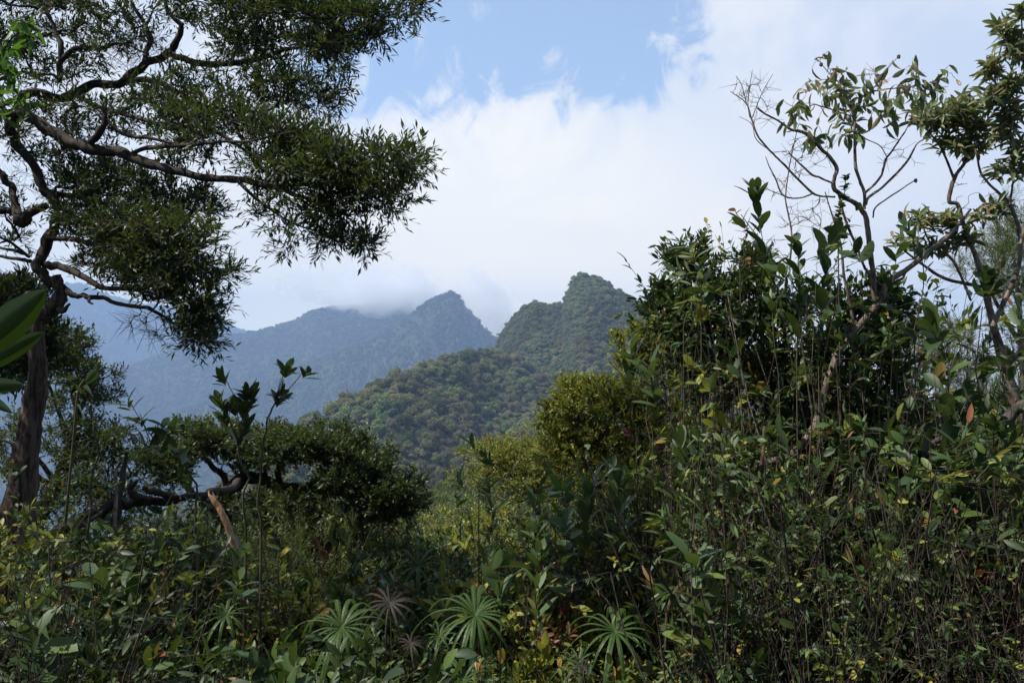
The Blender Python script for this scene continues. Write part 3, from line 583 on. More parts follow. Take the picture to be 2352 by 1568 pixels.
bush('small_leaved_tree', 'bushy dark small-leaved tree right behind the thick fibrous trunk on the left', 'tree',
    [(20, 1330, 6.5, 22), (70, 1230, 6.8, 18), (125, 1120, 7, 16), (160, 1040, 7, 14), (178, 950, 7, 9), (160, 860, 7, 6), (150, 800, 7, 3)],
    [[(178, 950, 7, 6), (205, 900, 7, 4), (215, 860, 6.9, 2)], [(165, 1030, 7, 7), (140, 960, 7.2, 5), (110, 880, 7.2, 3)], [(160, 1040, 7, 8), (200, 1010, 6.8, 5), (250, 1000, 6.8, 3)], [(140, 1080, 7, 8), (180, 1110, 6.8, 5), (235, 1120, 6.7, 3)], [(125, 1120, 7, 8), (80, 1090, 7, 5), (20, 1080, 7, 3)], [(130, 1110, 7, 7), (70, 1040, 7, 4), (10, 1010, 7, 3)]],
    [(150, 805, 50, 32, 7, .5, 60), (190, 860, 50, 40, 7, .5, 70), (120, 850, 50, 36, 7, .5, 40), (215, 915, 38, 28, 7, .4, 34), (150, 920, 50, 30, 7, .5, 30), (200, 990, 60, 22, 6.8, .4, 36), (245, 1010, 48, 26, 6.7, .4, 42), (180, 1040, 60, 24, 6.8, .4, 34), (215, 1060, 58, 24, 6.7, .4, 34), (200, 1120, 60, 30, 6.7, .4, 44), (240, 1150, 50, 30, 6.7, .4, 34), (150, 1150, 60, 40, 6.8, .4, 36), (20, 1000, 40, 30, 7, .4, 26), (20, 1080, 40, 24, 7, .4, 22), (60, 1170, 50, 40, 7, .4, 22), (250, 1210, 60, 35, 6.7, .4, 30)],
    SM, M_low)
bush('small_leaved_shrub', 'tuft of slender dark leaves left of the broken top of the trunk', 'shrub',
    [(-60, 1300, 5.4, 12), (-50, 1000, 5.3, 9), (-20, 800, 5.2, 6), (10, 720, 5.2, 4), (25, 680, 5.2, 2)], [[(-20, 800, 5.2, 5), (30, 820, 5, 3), (75, 800, 4.9, 2)]],
    [(15, 690, 50, 32, 5.2, .3, 44), (60, 700, 40, 22, 5.2, .3, 22), (70, 820, 55, 30, 4.9, .25, 36), (30, 850, 50, 26, 4.9, .25, 26), (95, 775, 40, 18, 4.9, .2, 18), (20, 780, 40, 30, 5, .2, 16)],
    dict(L=.062, Wd=.009, m=4, q=7, tl=.12), M_needle)
bush('flat_topped_tree', 'flat-topped dark green tree with crooked limbs at lower left centre', 'tree',
    [(500, 1330, 7.6, 22), (515, 1230, 7.7, 20), (520, 1150, 7.8, 19), (545, 1108, 7.8, 17), (580, 1097, 7.8, 15), (640, 1113, 7.8, 12), (700, 1122, 7.8, 10), (760, 1130, 7.7, 7), (830, 1142, 7.7, 4)],
    [[(600, 1104, 7.8, 8), (612, 1080, 7.8, 7), (610, 1050, 7.8, 6), (595, 1020, 7.8, 4), (570, 1000, 7.8, 2)], [(645, 1112, 7.8, 8), (638, 1085, 7.7, 7), (645, 1055, 7.7, 5), (670, 1025, 7.6, 3), (700, 1000, 7.6, 2)], [(530, 1130, 7.8, 9), (500, 1080, 7.9, 7), (470, 1050, 8, 5), (440, 1020, 8, 2)], [(700, 1122, 7.8, 6), (740, 1090, 7.6, 5), (790, 1070, 7.5, 3), (840, 1060, 7.5, 2)], [(510, 1180, 7.7, 9), (440, 1130, 7.8, 6), (400, 1085, 7.9, 5), (365, 1075, 7.9, 3), (335, 1060, 7.9, 2)], [(760, 1130, 7.7, 4), (850, 1110, 7.5, 3), (910, 1120, 7.4, 2)]],
    [(450, 1004, 48, 22, 8, .5, 46), (510, 1019, 60, 28, 8, .6, 60), (430, 1044, 60, 24, 8, .5, 44), (590, 1014, 65, 24, 7.8, .6, 50), (690, 1019, 70, 26, 7.6, .6, 70), (760, 1034, 60, 30, 7.6, .6, 66), (640, 1045, 80, 28, 7.7, .6, 60), (800, 1060, 60, 32, 7.5, .6, 70), (860, 1080, 50, 32, 7.5, .5, 56), (905, 1130, 48, 34, 7.4, .5, 52), (860, 1150, 70, 34, 7.4, .5, 60), (780, 1110, 70, 28, 7.5, .6, 44), (340, 1055, 48, 20, 7.9, .4, 40), (400, 1065, 50, 22, 7.9, .4, 40), (380, 1110, 60, 24, 7.9, .4, 26), (560, 1065, 60, 24, 7.8, .5, 28), (690, 1160, 90, 26, 7.5, .5, 44), (600, 1170, 80, 26, 7.5, .5, 34), (940, 1165, 28, 24, 7.4, .3, 18), (800, 1200, 90, 36, 7.3, .5, 50), (700, 1215, 80, 36, 7.3, .5, 40)],
    dict(L=.040, Wd=.0095, tl=.13, q=8, m=6), M_low, dens=1.1)
# yellow-green bushes at centre right
bush('olive_shrub', 'yellow-green small-leaved shrub glowing in front of the ridge, right of centre', 'shrub',
    [(1390, 1330, 5.6, 9), (1385, 1200, 5.7, 8), (1375, 1120, 5.8, 7), (1390, 1030, 5.8, 5), (1385, 980, 5.8, 4), (1370, 920, 5.8, 2)],
    [[(1390, 1030, 5.8, 4), (1340, 985, 5.9, 3), (1290, 960, 6, 2)], [(1385, 980, 5.8, 4), (1430, 930, 5.7, 3), (1460, 900, 5.6, 2)], [(1376, 1120, 5.8, 4), (1310, 1040, 5.9, 3), (1270, 1010, 6, 2)], [(1385, 980, 5.8, 3), (1345, 930, 5.9, 2.5), (1320, 890, 5.9, 1.5)], [(1378, 1110, 5.8, 4), (1460, 1040, 5.7, 3), (1520, 980, 5.6, 2)]],
    [(1318, 897, 20, 16, 5.9, .2, 16), (1350, 917, 50, 18, 5.9, .3, 34), (1410, 907, 60, 20, 5.8, .3, 42), (1460, 922, 50, 22, 5.7, .3, 34), (1380, 947, 70, 28, 5.8, .4, 54), (1320, 952, 50, 26, 5.9, .3, 36), (1480, 962, 60, 30, 5.7, .4, 40), (1290, 997, 44, 28, 6, .3, 34), (1350, 1007, 60, 26, 5.9, .4, 34), (1280, 1032, 34, 22, 6, .3, 18), (1430, 1012, 60, 28, 5.7, .4, 30), (1520, 992, 50, 30, 5.6, .3, 26), (1265, 972, 22, 14, 6, .2, 8), (1330, 1050, 80, 40, 5.9, .4, 34), (1430, 1060, 80, 46, 5.8, .4, 34), (1500, 1052, 60, 46, 5.7, .4, 26), (1250, 1060, 60, 30, 6, .4, 20), (1380, 1120, 100, 40, 5.8, .4, 26)],
    dict(L=.036, Wd=.0075, m=5, q=8, tl=.10, up=.7), M_olive, bark=B_brown, dens=1.1, r_tip=.0014)
bush('olive_shrub', 'small yellow-green shrub peeking out beside the dense dark bush under the peak', 'shrub',
    [(1500, 1300, 6.4, 9), (1500, 1100, 6.4, 7), (1490, 950, 6.4, 5), (1480, 850, 6.4, 3)],
    [[(1490, 950, 6.4, 4), (1530, 850, 6.4, 3), (1555, 780, 6.4, 2)], [(1490, 930, 6.4, 4), (1450, 860, 6.4, 3), (1435, 800, 6.4, 1.5)]],
    [(1440, 800, 26, 22, 6.4, .3, 22), (1480, 790, 46, 30, 6.4, .3, 44), (1530, 780, 50, 30, 6.4, .3, 40), (1470, 840, 40, 26, 6.4, .3, 30), (1530, 830, 60, 30, 6.4, .3, 34), (1580, 790, 40, 30, 6.4, .3, 24), (1560, 890, 60, 40, 6.4, .3, 30), (1600, 960, 60, 50, 6.4, .3, 34)],
    dict(L=.036, Wd=.008, m=5, q=8, tl=.10, up=.7), M_olive, bark=B_brown)
bush('olive_shrub', 'low broad olive shrub in the middle distance below the forested ridge', 'shrub',
    [(1240, 1230, 10, 8), (1235, 1150, 10, 6), (1230, 1090, 10, 4), (1230, 1060, 10, 2)], [[(1235, 1150, 10, 4), (1170, 1090, 10, 3), (1130, 1060, 10, 2)], [(1235, 1150, 10, 4), (1320, 1090, 10, 3), (1390, 1060, 10, 2)]],
    [(1130, 1050, 46, 22, 10, .8, 60), (1200, 1040, 60, 22, 10, .8, 80), (1270, 1040, 60, 24, 10, .8, 80), (1340, 1050, 60, 28, 10, .8, 80), (1400, 1070, 60, 30, 10, .8, 60), (1180, 1080, 70, 26, 10, .8, 60), (1280, 1085, 80, 28, 10, .8, 70), (1370, 1110, 70, 30, 9.8, .8, 50), (1200, 1125, 80, 30, 9.8, .8, 60), (1290, 1140, 80, 30, 9.7, .8, 60), (1100, 1100, 40, 26, 10, .6, 26)],
    dict(L=.042, Wd=.010, m=4, q=7, tl=.16, up=.6), M_olive, bark=B_brown)
# dense leathery bush, right
LE = dict(kind='lance', L=.050, Wd=.0095, m=4, q=6, tl=.12, up=.55, ang=.8, lvar=.9)
bush('leathery_leaved_bush', 'dense dark leathery bush with glossy leaves between the peak and the bare branches', 'shrub',
    [(1665, 1420, 4.4, 13), (1660, 1250, 4.5, 11), (1655, 1100, 4.5, 9), (1650, 960, 4.5, 8), (1640, 850, 4.5, 6), (1625, 740, 4.5, 4), (1610, 650, 4.5, 2)],
    [[(1650, 960, 4.5, 6), (1720, 850, 4.4, 5), (1760, 740, 4.4, 3), (1770, 660, 4.4, 2)], [(1650, 1000, 4.5, 6), (1590, 880, 4.6, 5), (1555, 790, 4.6, 3), (1520, 720, 4.6, 2)], [(1645, 900, 4.5, 5), (1680, 780, 4.4, 4), (1690, 660, 4.4, 2)], [(1655, 1100, 4.5, 6), (1560, 980, 4.6, 4), (1510, 900, 4.6, 2)], [(1655, 1060, 4.5, 6), (1740, 960, 4.4, 5), (1820, 900, 4.3, 3)]],
    [(1505, 705, 22, 26, 4.6, .15, 18), (1545, 740, 40, 34, 4.6, .2, 34), (1600, 610, 40, 30, 4.5, .2, 22), (1620, 670, 60, 42, 4.5, .25, 56), (1690, 660, 50, 40, 4.4, .25, 44), (1590, 740, 70, 44, 4.5, .3, 70), (1680, 740, 70, 48, 4.4, .3, 72), (1750, 720, 50, 44, 4.4, .25, 44), (1770, 800, 60, 50, 4.3, .3, 50), (1620, 820, 80, 46, 4.5, .3, 66), (1700, 840, 70, 50, 4.4, .3, 50), (1560, 860, 50, 36, 4.6, .2, 26), (1560, 620, 16, 26, 4.6, .1, 8), (1740, 640, 50, 30, 4.4, .2, 22), (1640, 900, 80, 40, 4.5, .3, 30), (1780, 890, 70, 50, 4.3, .3, 36), (1830, 720, 40, 40, 4.3, .2, 20)],
    LE, M_leath, bark=B_brown, r_tip=.0020, dens=.46)
bush('leathery_leaved_bush', 'dark leafy bush wrapped round the leaning bark trunk, centre of the right side', 'shrub',
    [(1905, 1450, 4.1, 14), (1900, 1300, 4.1, 12), (1905, 1150, 4.1, 10), (1920, 1000, 4.1, 8), (1940, 880, 4.1, 6), (1960, 780, 4.1, 4), (1980, 700, 4.1, 2)],
    [[(1920, 1000, 4.1, 6), (1860, 900, 4.2, 5), (1840, 820, 4.2, 3)], [(1930, 940, 4.1, 6), (2020, 860, 4.0, 4), (2060, 780, 4.0, 2)], [(1905, 1150, 4.1, 8), (2000, 1050, 4.0, 6), (2080, 960, 3.9, 3)], [(1905, 1150, 4.1, 8), (1830, 1050, 4.2, 5), (1800, 980, 4.3, 3)], [(1902, 1250, 4.1, 8), (2020, 1180, 3.9, 5), (2120, 1120, 3.8, 3)]],
    [(1990, 690, 30, 36, 4.1, .15, 26), (1940, 730, 50, 34, 4.1, .2, 36), (2030, 740, 46, 34, 4.0, .2, 30), (1890, 800, 60, 40, 4.2, .25, 40), (1970, 810, 70, 46, 4.1, .25, 50), (2050, 830, 50, 46, 4.0, .25, 34), (1850, 880, 60, 46, 4.2, .3, 40), (1930, 900, 80, 54, 4.1, .3, 64), (2020, 920, 70, 54, 4.0, .3, 60), (1830, 970, 70, 50, 4.2, .3, 44), (1920, 1000, 90, 60, 4.1, .3, 70), (2020, 1010, 80, 60, 4.0, .3, 60), (1880, 1090, 100, 60, 4.1, .3, 56), (2000, 1110, 90, 60, 3.9, .3, 50), (2090, 1040, 50, 50, 3.9, .3, 24), (1780, 1060, 60, 50, 4.3, .3, 26)],
    dict(LE, L=.042, Wd=.010, m=4, q=7), M_leath, bark=B_brown, r_tip=.0020, dens=.40)
# fine-leaved trees far right
FE = dict(L=.050, Wd=.0020, m=6, q=12, tl=.20, up=.6, spread=.6, ang=.45)
bush('feathery_tree', 'pale green feathery tree against the sky on the right, standing above a blue hill', 'tree',
    [(2130, 1200, 7.5, 9), (2125, 1050, 7.5, 8), (2115, 950, 7.5, 7), (2110, 880, 7.5, 4), (2115, 800, 7.5, 2)],
    [[(2120, 1000, 7.5, 5), (2170, 900, 7.5, 4), (2190, 820, 7.5, 2)], [(2122, 1020, 7.5, 5), (2210, 960, 7.4, 4), (2240, 880, 7.4, 2)], [(2115, 950, 7.5, 5), (2080, 870, 7.6, 4), (2060, 790, 7.6, 2)]],
    [(2110, 800, 60, 50, 7.5, .5, 40), (2180, 800, 50, 50, 7.5, .5, 36), (2220, 870, 50, 50, 7.4, .5, 36), (2150, 880, 60, 50, 7.5, .5, 34), (2080, 850, 40, 50, 7.6, .4, 20), (2060, 780, 30, 36, 7.6, .4, 12), (2230, 930, 30, 40, 7.4, .4, 14)],
    FE, M_feather, bark=B_pale)
bush('feathery_tree', 'grey-green feathery tree crown at the right edge, behind the leafy branches', 'tree',
    [(2380, 1200, 7, 12), (2370, 1000, 7, 10), (2350, 850, 7, 8), (2340, 700, 7, 5), (2330, 600, 7, 3)],
    [[(2350, 800, 7, 6), (2290, 700, 7, 4), (2260, 620, 7, 2)], [(2340, 700, 7, 5), (2360, 600, 7, 3), (2360, 500, 7, 2)]],
    [(2330, 520, 40, 36, 7, .4, 34), (2300, 580, 60, 40, 7, .4, 46), (2260, 630, 46, 36, 7, .4, 30), (2340, 620, 40, 50, 7, .4, 34), (2320, 690, 50, 34, 7, .4, 26), (2350, 800, 40, 50, 7, .4, 14)],
    FE, M_feather, bark=B_grey)
bush('feathery_tree', 'small brownish feathery tree low at the right edge beside the cloud gap', 'tree',
    [(2310, 1250, 8, 9), (2305, 1120, 8, 7), (2300, 1020, 8, 4), (2300, 960, 8, 2)], [[(2305, 1100, 8, 4), (2260, 1000, 8, 3), (2250, 950, 8, 1)], [(2305, 1100, 8, 4), (2350, 1010, 8, 3), (2365, 940, 8, 1)]],
    [(2290, 930, 40, 30, 8, .5, 30), (2340, 930, 36, 36, 8, .5, 30), (2260, 990, 36, 30, 8, .5, 24), (2320, 1000, 50, 40, 8, .5, 34), (2340, 1070, 40, 40, 8, .5, 24), (2250, 1060, 50, 40, 8, .5, 24)],
    FE, M_feather, bark=B_brown)

# ================= the pale-barked tree on the right with bare and leafy branches
d0 = 3.9
LIMB_SCALE = .74
T = lambda rows, d=d0: [(a, b, d, c) for a, b, c in rows]
rt, sk = plant('pale_barked_tree', 'pale-barked tree with bare forking branches and drooping leaves against the clouds', 'tree',
    T([(1690, 1420, 20), (1692, 1300, 18), (1696, 1205, 16), (1712, 1170, 14), (1702, 1140, 14), (1695, 1110, 13), (1712, 1080, 12), (1760, 1062, 12), (1821, 1042, 12), (1870, 980, 12), (1900, 880, 12), (1930, 803, 11), (1972, 749, 10), (2003, 715, 11), (2026, 681, 10), (2037, 652, 9), (2095, 609, 8), (2163, 555, 7), (2197, 522, 5), (2230, 480, 3)]),
    [T([(2010, 705, 9), (2006, 637, 8), (1999, 585, 8), (1992, 513, 8), (1982, 485, 8), (1968, 470, 8), (1945, 455, 7), (1916, 434, 7), (1918, 408, 6), (1920, 383, 6), (1890, 345, 6), (1856, 311, 5.5), (1818, 297, 4), (1780, 275, 3), (1739, 249, 3)]),
     T([(1985, 480, 5), (1985, 444, 5), (1975, 417, 5), (1965, 376, 5), (1963, 308, 4.5), (1962, 270, 4), (1944, 232, 3), (1927, 191, 2), (1907, 171, 1.5), (1886, 147, 1)]),
     T([(1985, 445, 3.5), (2020, 410, 3.5), (2030, 385, 3.3), (2037, 362, 3), (2067, 321, 2.5), (2088, 284, 1.5)]),
     T([(1988, 470, 5), (1994, 456, 4.5), (2026, 431, 4), (2074, 383, 3.5), (2095, 350, 3), (2112, 325, 2), (2160, 300, 1.5)]),
     T([(2005, 500, 2.5), (2012, 475, 2.5), (2057, 444, 2), (2102, 414, 1.5)]),
     T([(1918, 452, 3), (1890, 451, 3), (1862, 440, 3.5), (1815, 393, 3.5), (1790, 368, 3), (1767, 345, 3), (1739, 308, 3), (1726, 273, 2.6), (1715, 239, 2), (1678, 210, 1)]),
     T([(1715, 239, 1.6), (1703, 195, 1.3), (1690, 175, .8)]), T([(1728, 270, 1.6), (1750, 215, 1.3), (1775, 171, .8)]), T([(1722, 270, 1.8), (1718, 230, 1.5), (1728, 160, .8)]), T([(1767, 345, 1.6), (1737, 320, 1.4), (1726, 285, 1), (1698, 268, .7)]),
     T([(1870, 443, 2.5), (1842, 454, 2.5), (1801, 451, 2.5), (1780, 407, 2.2), (1768, 385, 1.8), (1758, 360, 1)]), T([(1800, 450, 1.5), (1775, 440, 1.3), (1760, 433, 1)]),
     T([(1813, 620, 3), (1818, 536, 2.8), (1806, 470, 2.5), (1805, 440, 2.2), (1811, 393, 2), (1822, 340, 1.6), (1832, 294, 1)]),
     T([(1962, 268, 2.5), (1940, 262, 2.5), (1917, 254, 2.2), (1890, 245, 2), (1869, 241, 1.7), (1840, 250, 1.3), (1808, 239, .8)]),
     T([(1962, 270, 2.2), (1980, 225, 2.2), (2005, 210, 2), (2054, 203, 1.8), (2095, 200, 1.5), (2135, 190, 1)]),
     T([(1990, 225, 1.6), (2013, 195, 1.5), (2040, 157, 1.3), (2064, 130, .8)]), T([(1963, 300, 1.8), (1990, 320, 1.6), (2020, 334, 1.5), (2037, 360, 1.5)]),
     T([(1918, 425, 3), (1885, 408, 3), (1860, 398, 3.5), (1812, 350, 1.5)]),
     T([(2030, 660, 5), (1990, 620, 4), (1965, 560, 4), (1940, 500, 4), (1925, 440, 4)]),
     T([(1966, 760, 5), (1940, 640, 4.5), (1930, 560, 3.5), (1895, 440, 1.5)]),
    ], bark=B_pale, sides=8)
# fine bare twigs
bt = sample_pads([(1725, 210, 40, 36, d0, .1, 22), (1755, 250, 30, 40, d0, .1, 10), (1830, 370, 50, 50, d0, .1, 22), (1880, 330, 40, 40, d0, .1, 12), (1790, 430, 40, 30, d0, .1, 10), (2050, 370, 60, 50, d0, .1, 12), (2000, 180, 40, 40, d0, .1, 10), (2110, 160, 30, 30, d0, .1, 4), (1880, 500, 60, 50, d0, .2, 20), (1820, 520, 50, 50, d0, .2, 14)])
tw = MB(); fo = MB(); p2, r2 = grow(sk, bt, r_tip=.0012, wig=.08, lift=.15); tubes(tw, p2, r2, 4)
spray(p2, tw, MB(), m=2, q=1, tl=.07, L=.001, Wd=.0001, rt=.0009, spread=.6)
ta = sample_pads([(1850, 225, 14, 10, d0, .08, 3), (1845, 262, 18, 10, d0, .08, 4), (1835, 295, 14, 12, d0, .08, 3), (1900, 160, 14, 14, d0, .08, 3), (1925, 175, 16, 10, d0, .08, 3), (1905, 210, 26, 14, d0, .1, 5), (1935, 225, 24, 14, d0, .1, 5), (1925, 270, 26, 14, d0, .1, 4), (1965, 205, 26, 20, d0, .1, 6), (1945, 300, 24, 16, d0, .1, 4), (2000, 230, 20, 16, d0, .1, 3), (2040, 235, 26, 20, d0, .1, 4), (2060, 165, 16, 14, d0, .1, 3), (2075, 195, 20, 14, d0, .1, 3), (2110, 200, 26, 16, d0, .1, 6), (2150, 190, 18, 12, d0, .1, 4), (2120, 230, 24, 14, d0, .1, 4), (2050, 280, 22, 14, d0, .1, 3), (1870, 310, 14, 10, d0, .08, 2)])
ta = np.repeat(ta, 2, 0) + rng.normal(size=(len(ta) * 2, 3)) * .035; p3, r3 = grow(sk, ta, r_tip=.0011, wig=.12, lift=.2); tubes(tw, p3, r3, 4)
rosette(fo, p3[:, -1], p3[:, -1] - p3[:, -2], 2, .080, .0125, 'oval', .9, .45, hang=1.0, fold=.5, spread_len=.12)
obj('twig_network', tw, B_pale, rt); obj('foliage', fo, M_pale, rt)

# upper right tree with upright leaf clusters
rt, sk = plant('leafy_branched_tree', 'slim tree with pale stems and tufts of folded leaves at the upper right edge', 'tree',
    T([(2420, 1300, 20), (2400, 1150, 18), (2345, 960, 17), (2310, 850, 15), (2285, 760, 12), (2262, 660, 9), (2245, 600, 7), (2215, 520, 6), (2200, 470, 6), (2180, 461, 6), (2192, 410, 6), (2212, 380, 5), (2240, 340, 4), (2290, 300, 3)], 4.3),
    [T([(2192, 412, 4), (2175, 370, 3.5), (2155, 330, 3.2), (2130, 300, 2.5), (2105, 265, 2)], 4.3), T([(2212, 378, 3), (2225, 330, 3), (2230, 290, 2.5), (2200, 250, 2)], 4.3),
     T([(2280, 750, 8), (2330, 640, 7), (2345, 560, 6), (2320, 470, 5), (2290, 440, 4), (2255, 400, 3.5), (2240, 340, 3)], 4.2), T([(2345, 560, 5), (2375, 420, 5), (2350, 330, 4), (2310, 260, 3.5), (2285, 180, 3), (2300, 110, 2)], 4.1),
     T([(2375, 420, 4), (2360, 250, 4), (2350, 120, 3), (2345, 20, 2)], 4.1), T([(2230, 690, 4), (2190, 600, 4), (2140, 560, 3), (2115, 510, 2)], 4.3), T([(2310, 850, 8), (2370, 760, 7), (2400, 650, 6)], 4.3), T([(2262, 660, 6), (2170, 640, 5), (2110, 600, 4), (2060, 560, 2)], 4.35),
     T([(2320, 470, 3), (2330, 380, 3), (2320, 330, 2.5), (2340, 270, 2)], 4.15)], bark=B_pale, sides=8)
at = sample_pads([(2120, 262, 24, 20, 4.3, .15, 12), (2170, 270, 34, 26, 4.3, .15, 24), (2215, 250, 34, 30, 4.3, .15, 24), (2250, 285, 30, 26, 4.3, .15, 16), (2180, 320, 40, 24, 4.3, .15, 16), (2235, 330, 34, 20, 4.3, .15, 10), (2310, 60, 20, 30, 4.1, .1, 8), (2330, 110, 26, 30, 4.1, .1, 12), (2285, 150, 24, 22, 4.1, .1, 10), (2330, 190, 26, 30, 4.1, .1, 12), (2280, 215, 30, 22, 4.1, .1, 14), (2330, 250, 26, 26, 4.1, .1, 10), (2300, 300, 30, 30, 4.15, .1, 12), (2340, 330, 24, 30, 4.1, .1, 8), (2320, 380, 40, 24, 4.15, .1, 10), (2345, 20, 10, 20, 4.1, .05, 4), (2285, 470, 26, 20, 4.2, .1, 10), (2250, 490, 20, 16, 4.2, .1, 5), (2110, 500, 34, 16, 4.3, .1, 9), (2170, 500, 34, 18, 4.3, .1, 12), (2210, 540, 40, 16, 4.3, .1, 10), (2150, 560, 40, 20, 4.3, .15, 9), (2080, 560, 40, 20, 4.35, .15, 9)])
paths, rad = grow(sk, at, r_tip=.0015, wig=.08, lift=.25); tw = MB(); fo = MB(); tubes(tw, paths, rad, 4)
bt = sample_pads([(2200, 440, 60, 60, 4.3, .1, 12), (2300, 420, 50, 60, 4.2, .1, 12), (2250, 560, 60, 60, 4.3, .1, 12)]); p2, r2 = grow(sk, bt, r_tip=.0013, wig=.08, lift=.2); tubes(tw, p2, r2, 3)
rosette(fo, paths[:, -1], paths[:, -1] - paths[:, -3] + UP * .03, 7, .082, .011, 'oval', .85, .40, hang=.25, fold=.8, spread_len=.07)
obj('twig_network', tw, B_pale, rt); obj('foliage', fo, M_pale, rt)

LIMB_SCALE = 1.0
# seed capsules on bare twig tips
for (a, b) in ((1886, 149), (2064, 131), (2103, 415)):
    bm = bmesh.new(); bmesh.ops.create_icosphere(bm, subdivisions=2, radius=.009)
    for v in bm.verts: v.co.z *= 1.25; v.co *= 1 + .12 * math.sin(9 * math.atan2(v.co.y, v.co.x))
    me = bpy.data.meshes.new('seed_capsule'); bm.to_mesh(me); bm.free(); me.materials.append(B_grey)
    o = bpy.data.objects.new('seed_capsule', me); C.objects.link(o); o.parent = rt; o.location = Vector(P(a, b, 3.9)) - rt.location

# ================= broad-leaved saplings: slim stem with whorls of large upright leaves
def sapling(label, rows, L=.11, Wd=.019, whorls=3, n=6, m=M_broad, kind='oval', open_=.75, hang=0.0, bark=B_green, gap=.13, name='broad_leaved_sapling', side=0, bend=.2, fold=.3, group=None):
    p, r = pxl(rows, max(8, len(rows) * 4)); r = r * .6; p = wobble(p, .028)
    gz = float(terrain_z(p[0, 0], p[0, 1])) - .05
    if p[0, 2] > gz:
        k = max(2, int((p[0, 2] - gz) / .2)); p = np.vstack([p[0] + np.linspace(1, 0, k, endpoint=False)[:, None] * np.array([0, 0, gz - p[0, 2]]), p]); r = np.concatenate([np.full(k, r[0]), r])
    root = thing(name, label, 'sapling', p[0], group); mb = MB(); tubes(mb, p[None], r[None], 6, rough=.1)
    fo = MB(); tips = [(p[-1], norm(p[-1] - p[-2]))]
    cum = np.concatenate([[0], np.cumsum(np.linalg.norm(np.diff(p[::-1], axis=0), axis=1))])
    for w in range(1, whorls):
        dd = w * gap; q = np.array([np.interp(dd, cum, p[::-1][:, c]) for c in range(3)]); tips.append((q, norm(p[-1] - q)))
    for sidx in range(side):
        dd = (whorls * gap) * (.3 + .7 * rng.random()); q = np.array([np.interp(dd, cum, p[::-1][:, c]) for c in range(3)])
        v = norm(rdir(1)[0] * np.array([1, .6, .2]) + UP * .9); e = q + v * (.14 + .1 * rng.random()); t3 = np.linspace(0, 1, 4)[:, None]
        tubes(mb, (q + (e - q) * t3 + UP * .03 * t3 * t3)[None], np.array([[.003, .0025, .002, .0018]]), 5); tips.append((e, norm(e - q + UP * .1)))
    obj('stem', mb, bark, root)
    tp = np.array([a for a, b in tips]); td = np.array([b for a, b in tips])
    rosette(fo, tp, td, n, L, Wd, kind, open_, bend, fold=fold, hang=hang, spread_len=gap * .7)
    obj('foliage', fo, m, root); return root
sapling('tall shoot with crowded upright dark oval leaves rising above the flat-topped tree', [(565, 1260, 3.9, 5), (568, 1130, 3.9, 4), (556, 1020, 3.9, 4), (562, 950, 3.9, 4), (572, 905, 3.9, 3.5), (580, 895, 3.9, 3)], L=.100, Wd=.018, whorls=5, n=8, side=5, gap=.075, open_=.6, m=M_leath, fold=.15)
sapling('shoot with one spreading head of oval leaves beside the tall dark shoot', [(600, 1220, 3.85, 5), (598, 1080, 3.85, 4), (610, 990, 3.85, 3.5), (635, 930, 3.85, 3), (645, 905, 3.85, 2.5)], L=.095, Wd=.018, whorls=2, n=8, side=2, gap=.06, open_=.8, m=M_leath, fold=.15)
sapling('arching leafy sprig reaching in from the left before the blue valley', [(200, 1230, 4, 5), (210, 1060, 4, 4), (225, 975, 4, 3), (250, 972, 4, 3), (290, 1000, 4, 3), (350, 1010, 4, 3), (385, 1000, 4, 2.5)], L=.11, Wd=.017, whorls=3, n=6, side=3, gap=.07, open_=1.1, m=M_leath, fold=.2)
sapling('sprig of drooping dark leaves with one pale leaf beside the arching sprig', [(455, 1250, 4, 5), (450, 1130, 4, 4), (430, 1060, 4, 3), (410, 1035, 4, 3)], L=.11, Wd=.02, whorls=3, n=6, gap=.07, open_=1.3, hang=.4, m=M_broad)
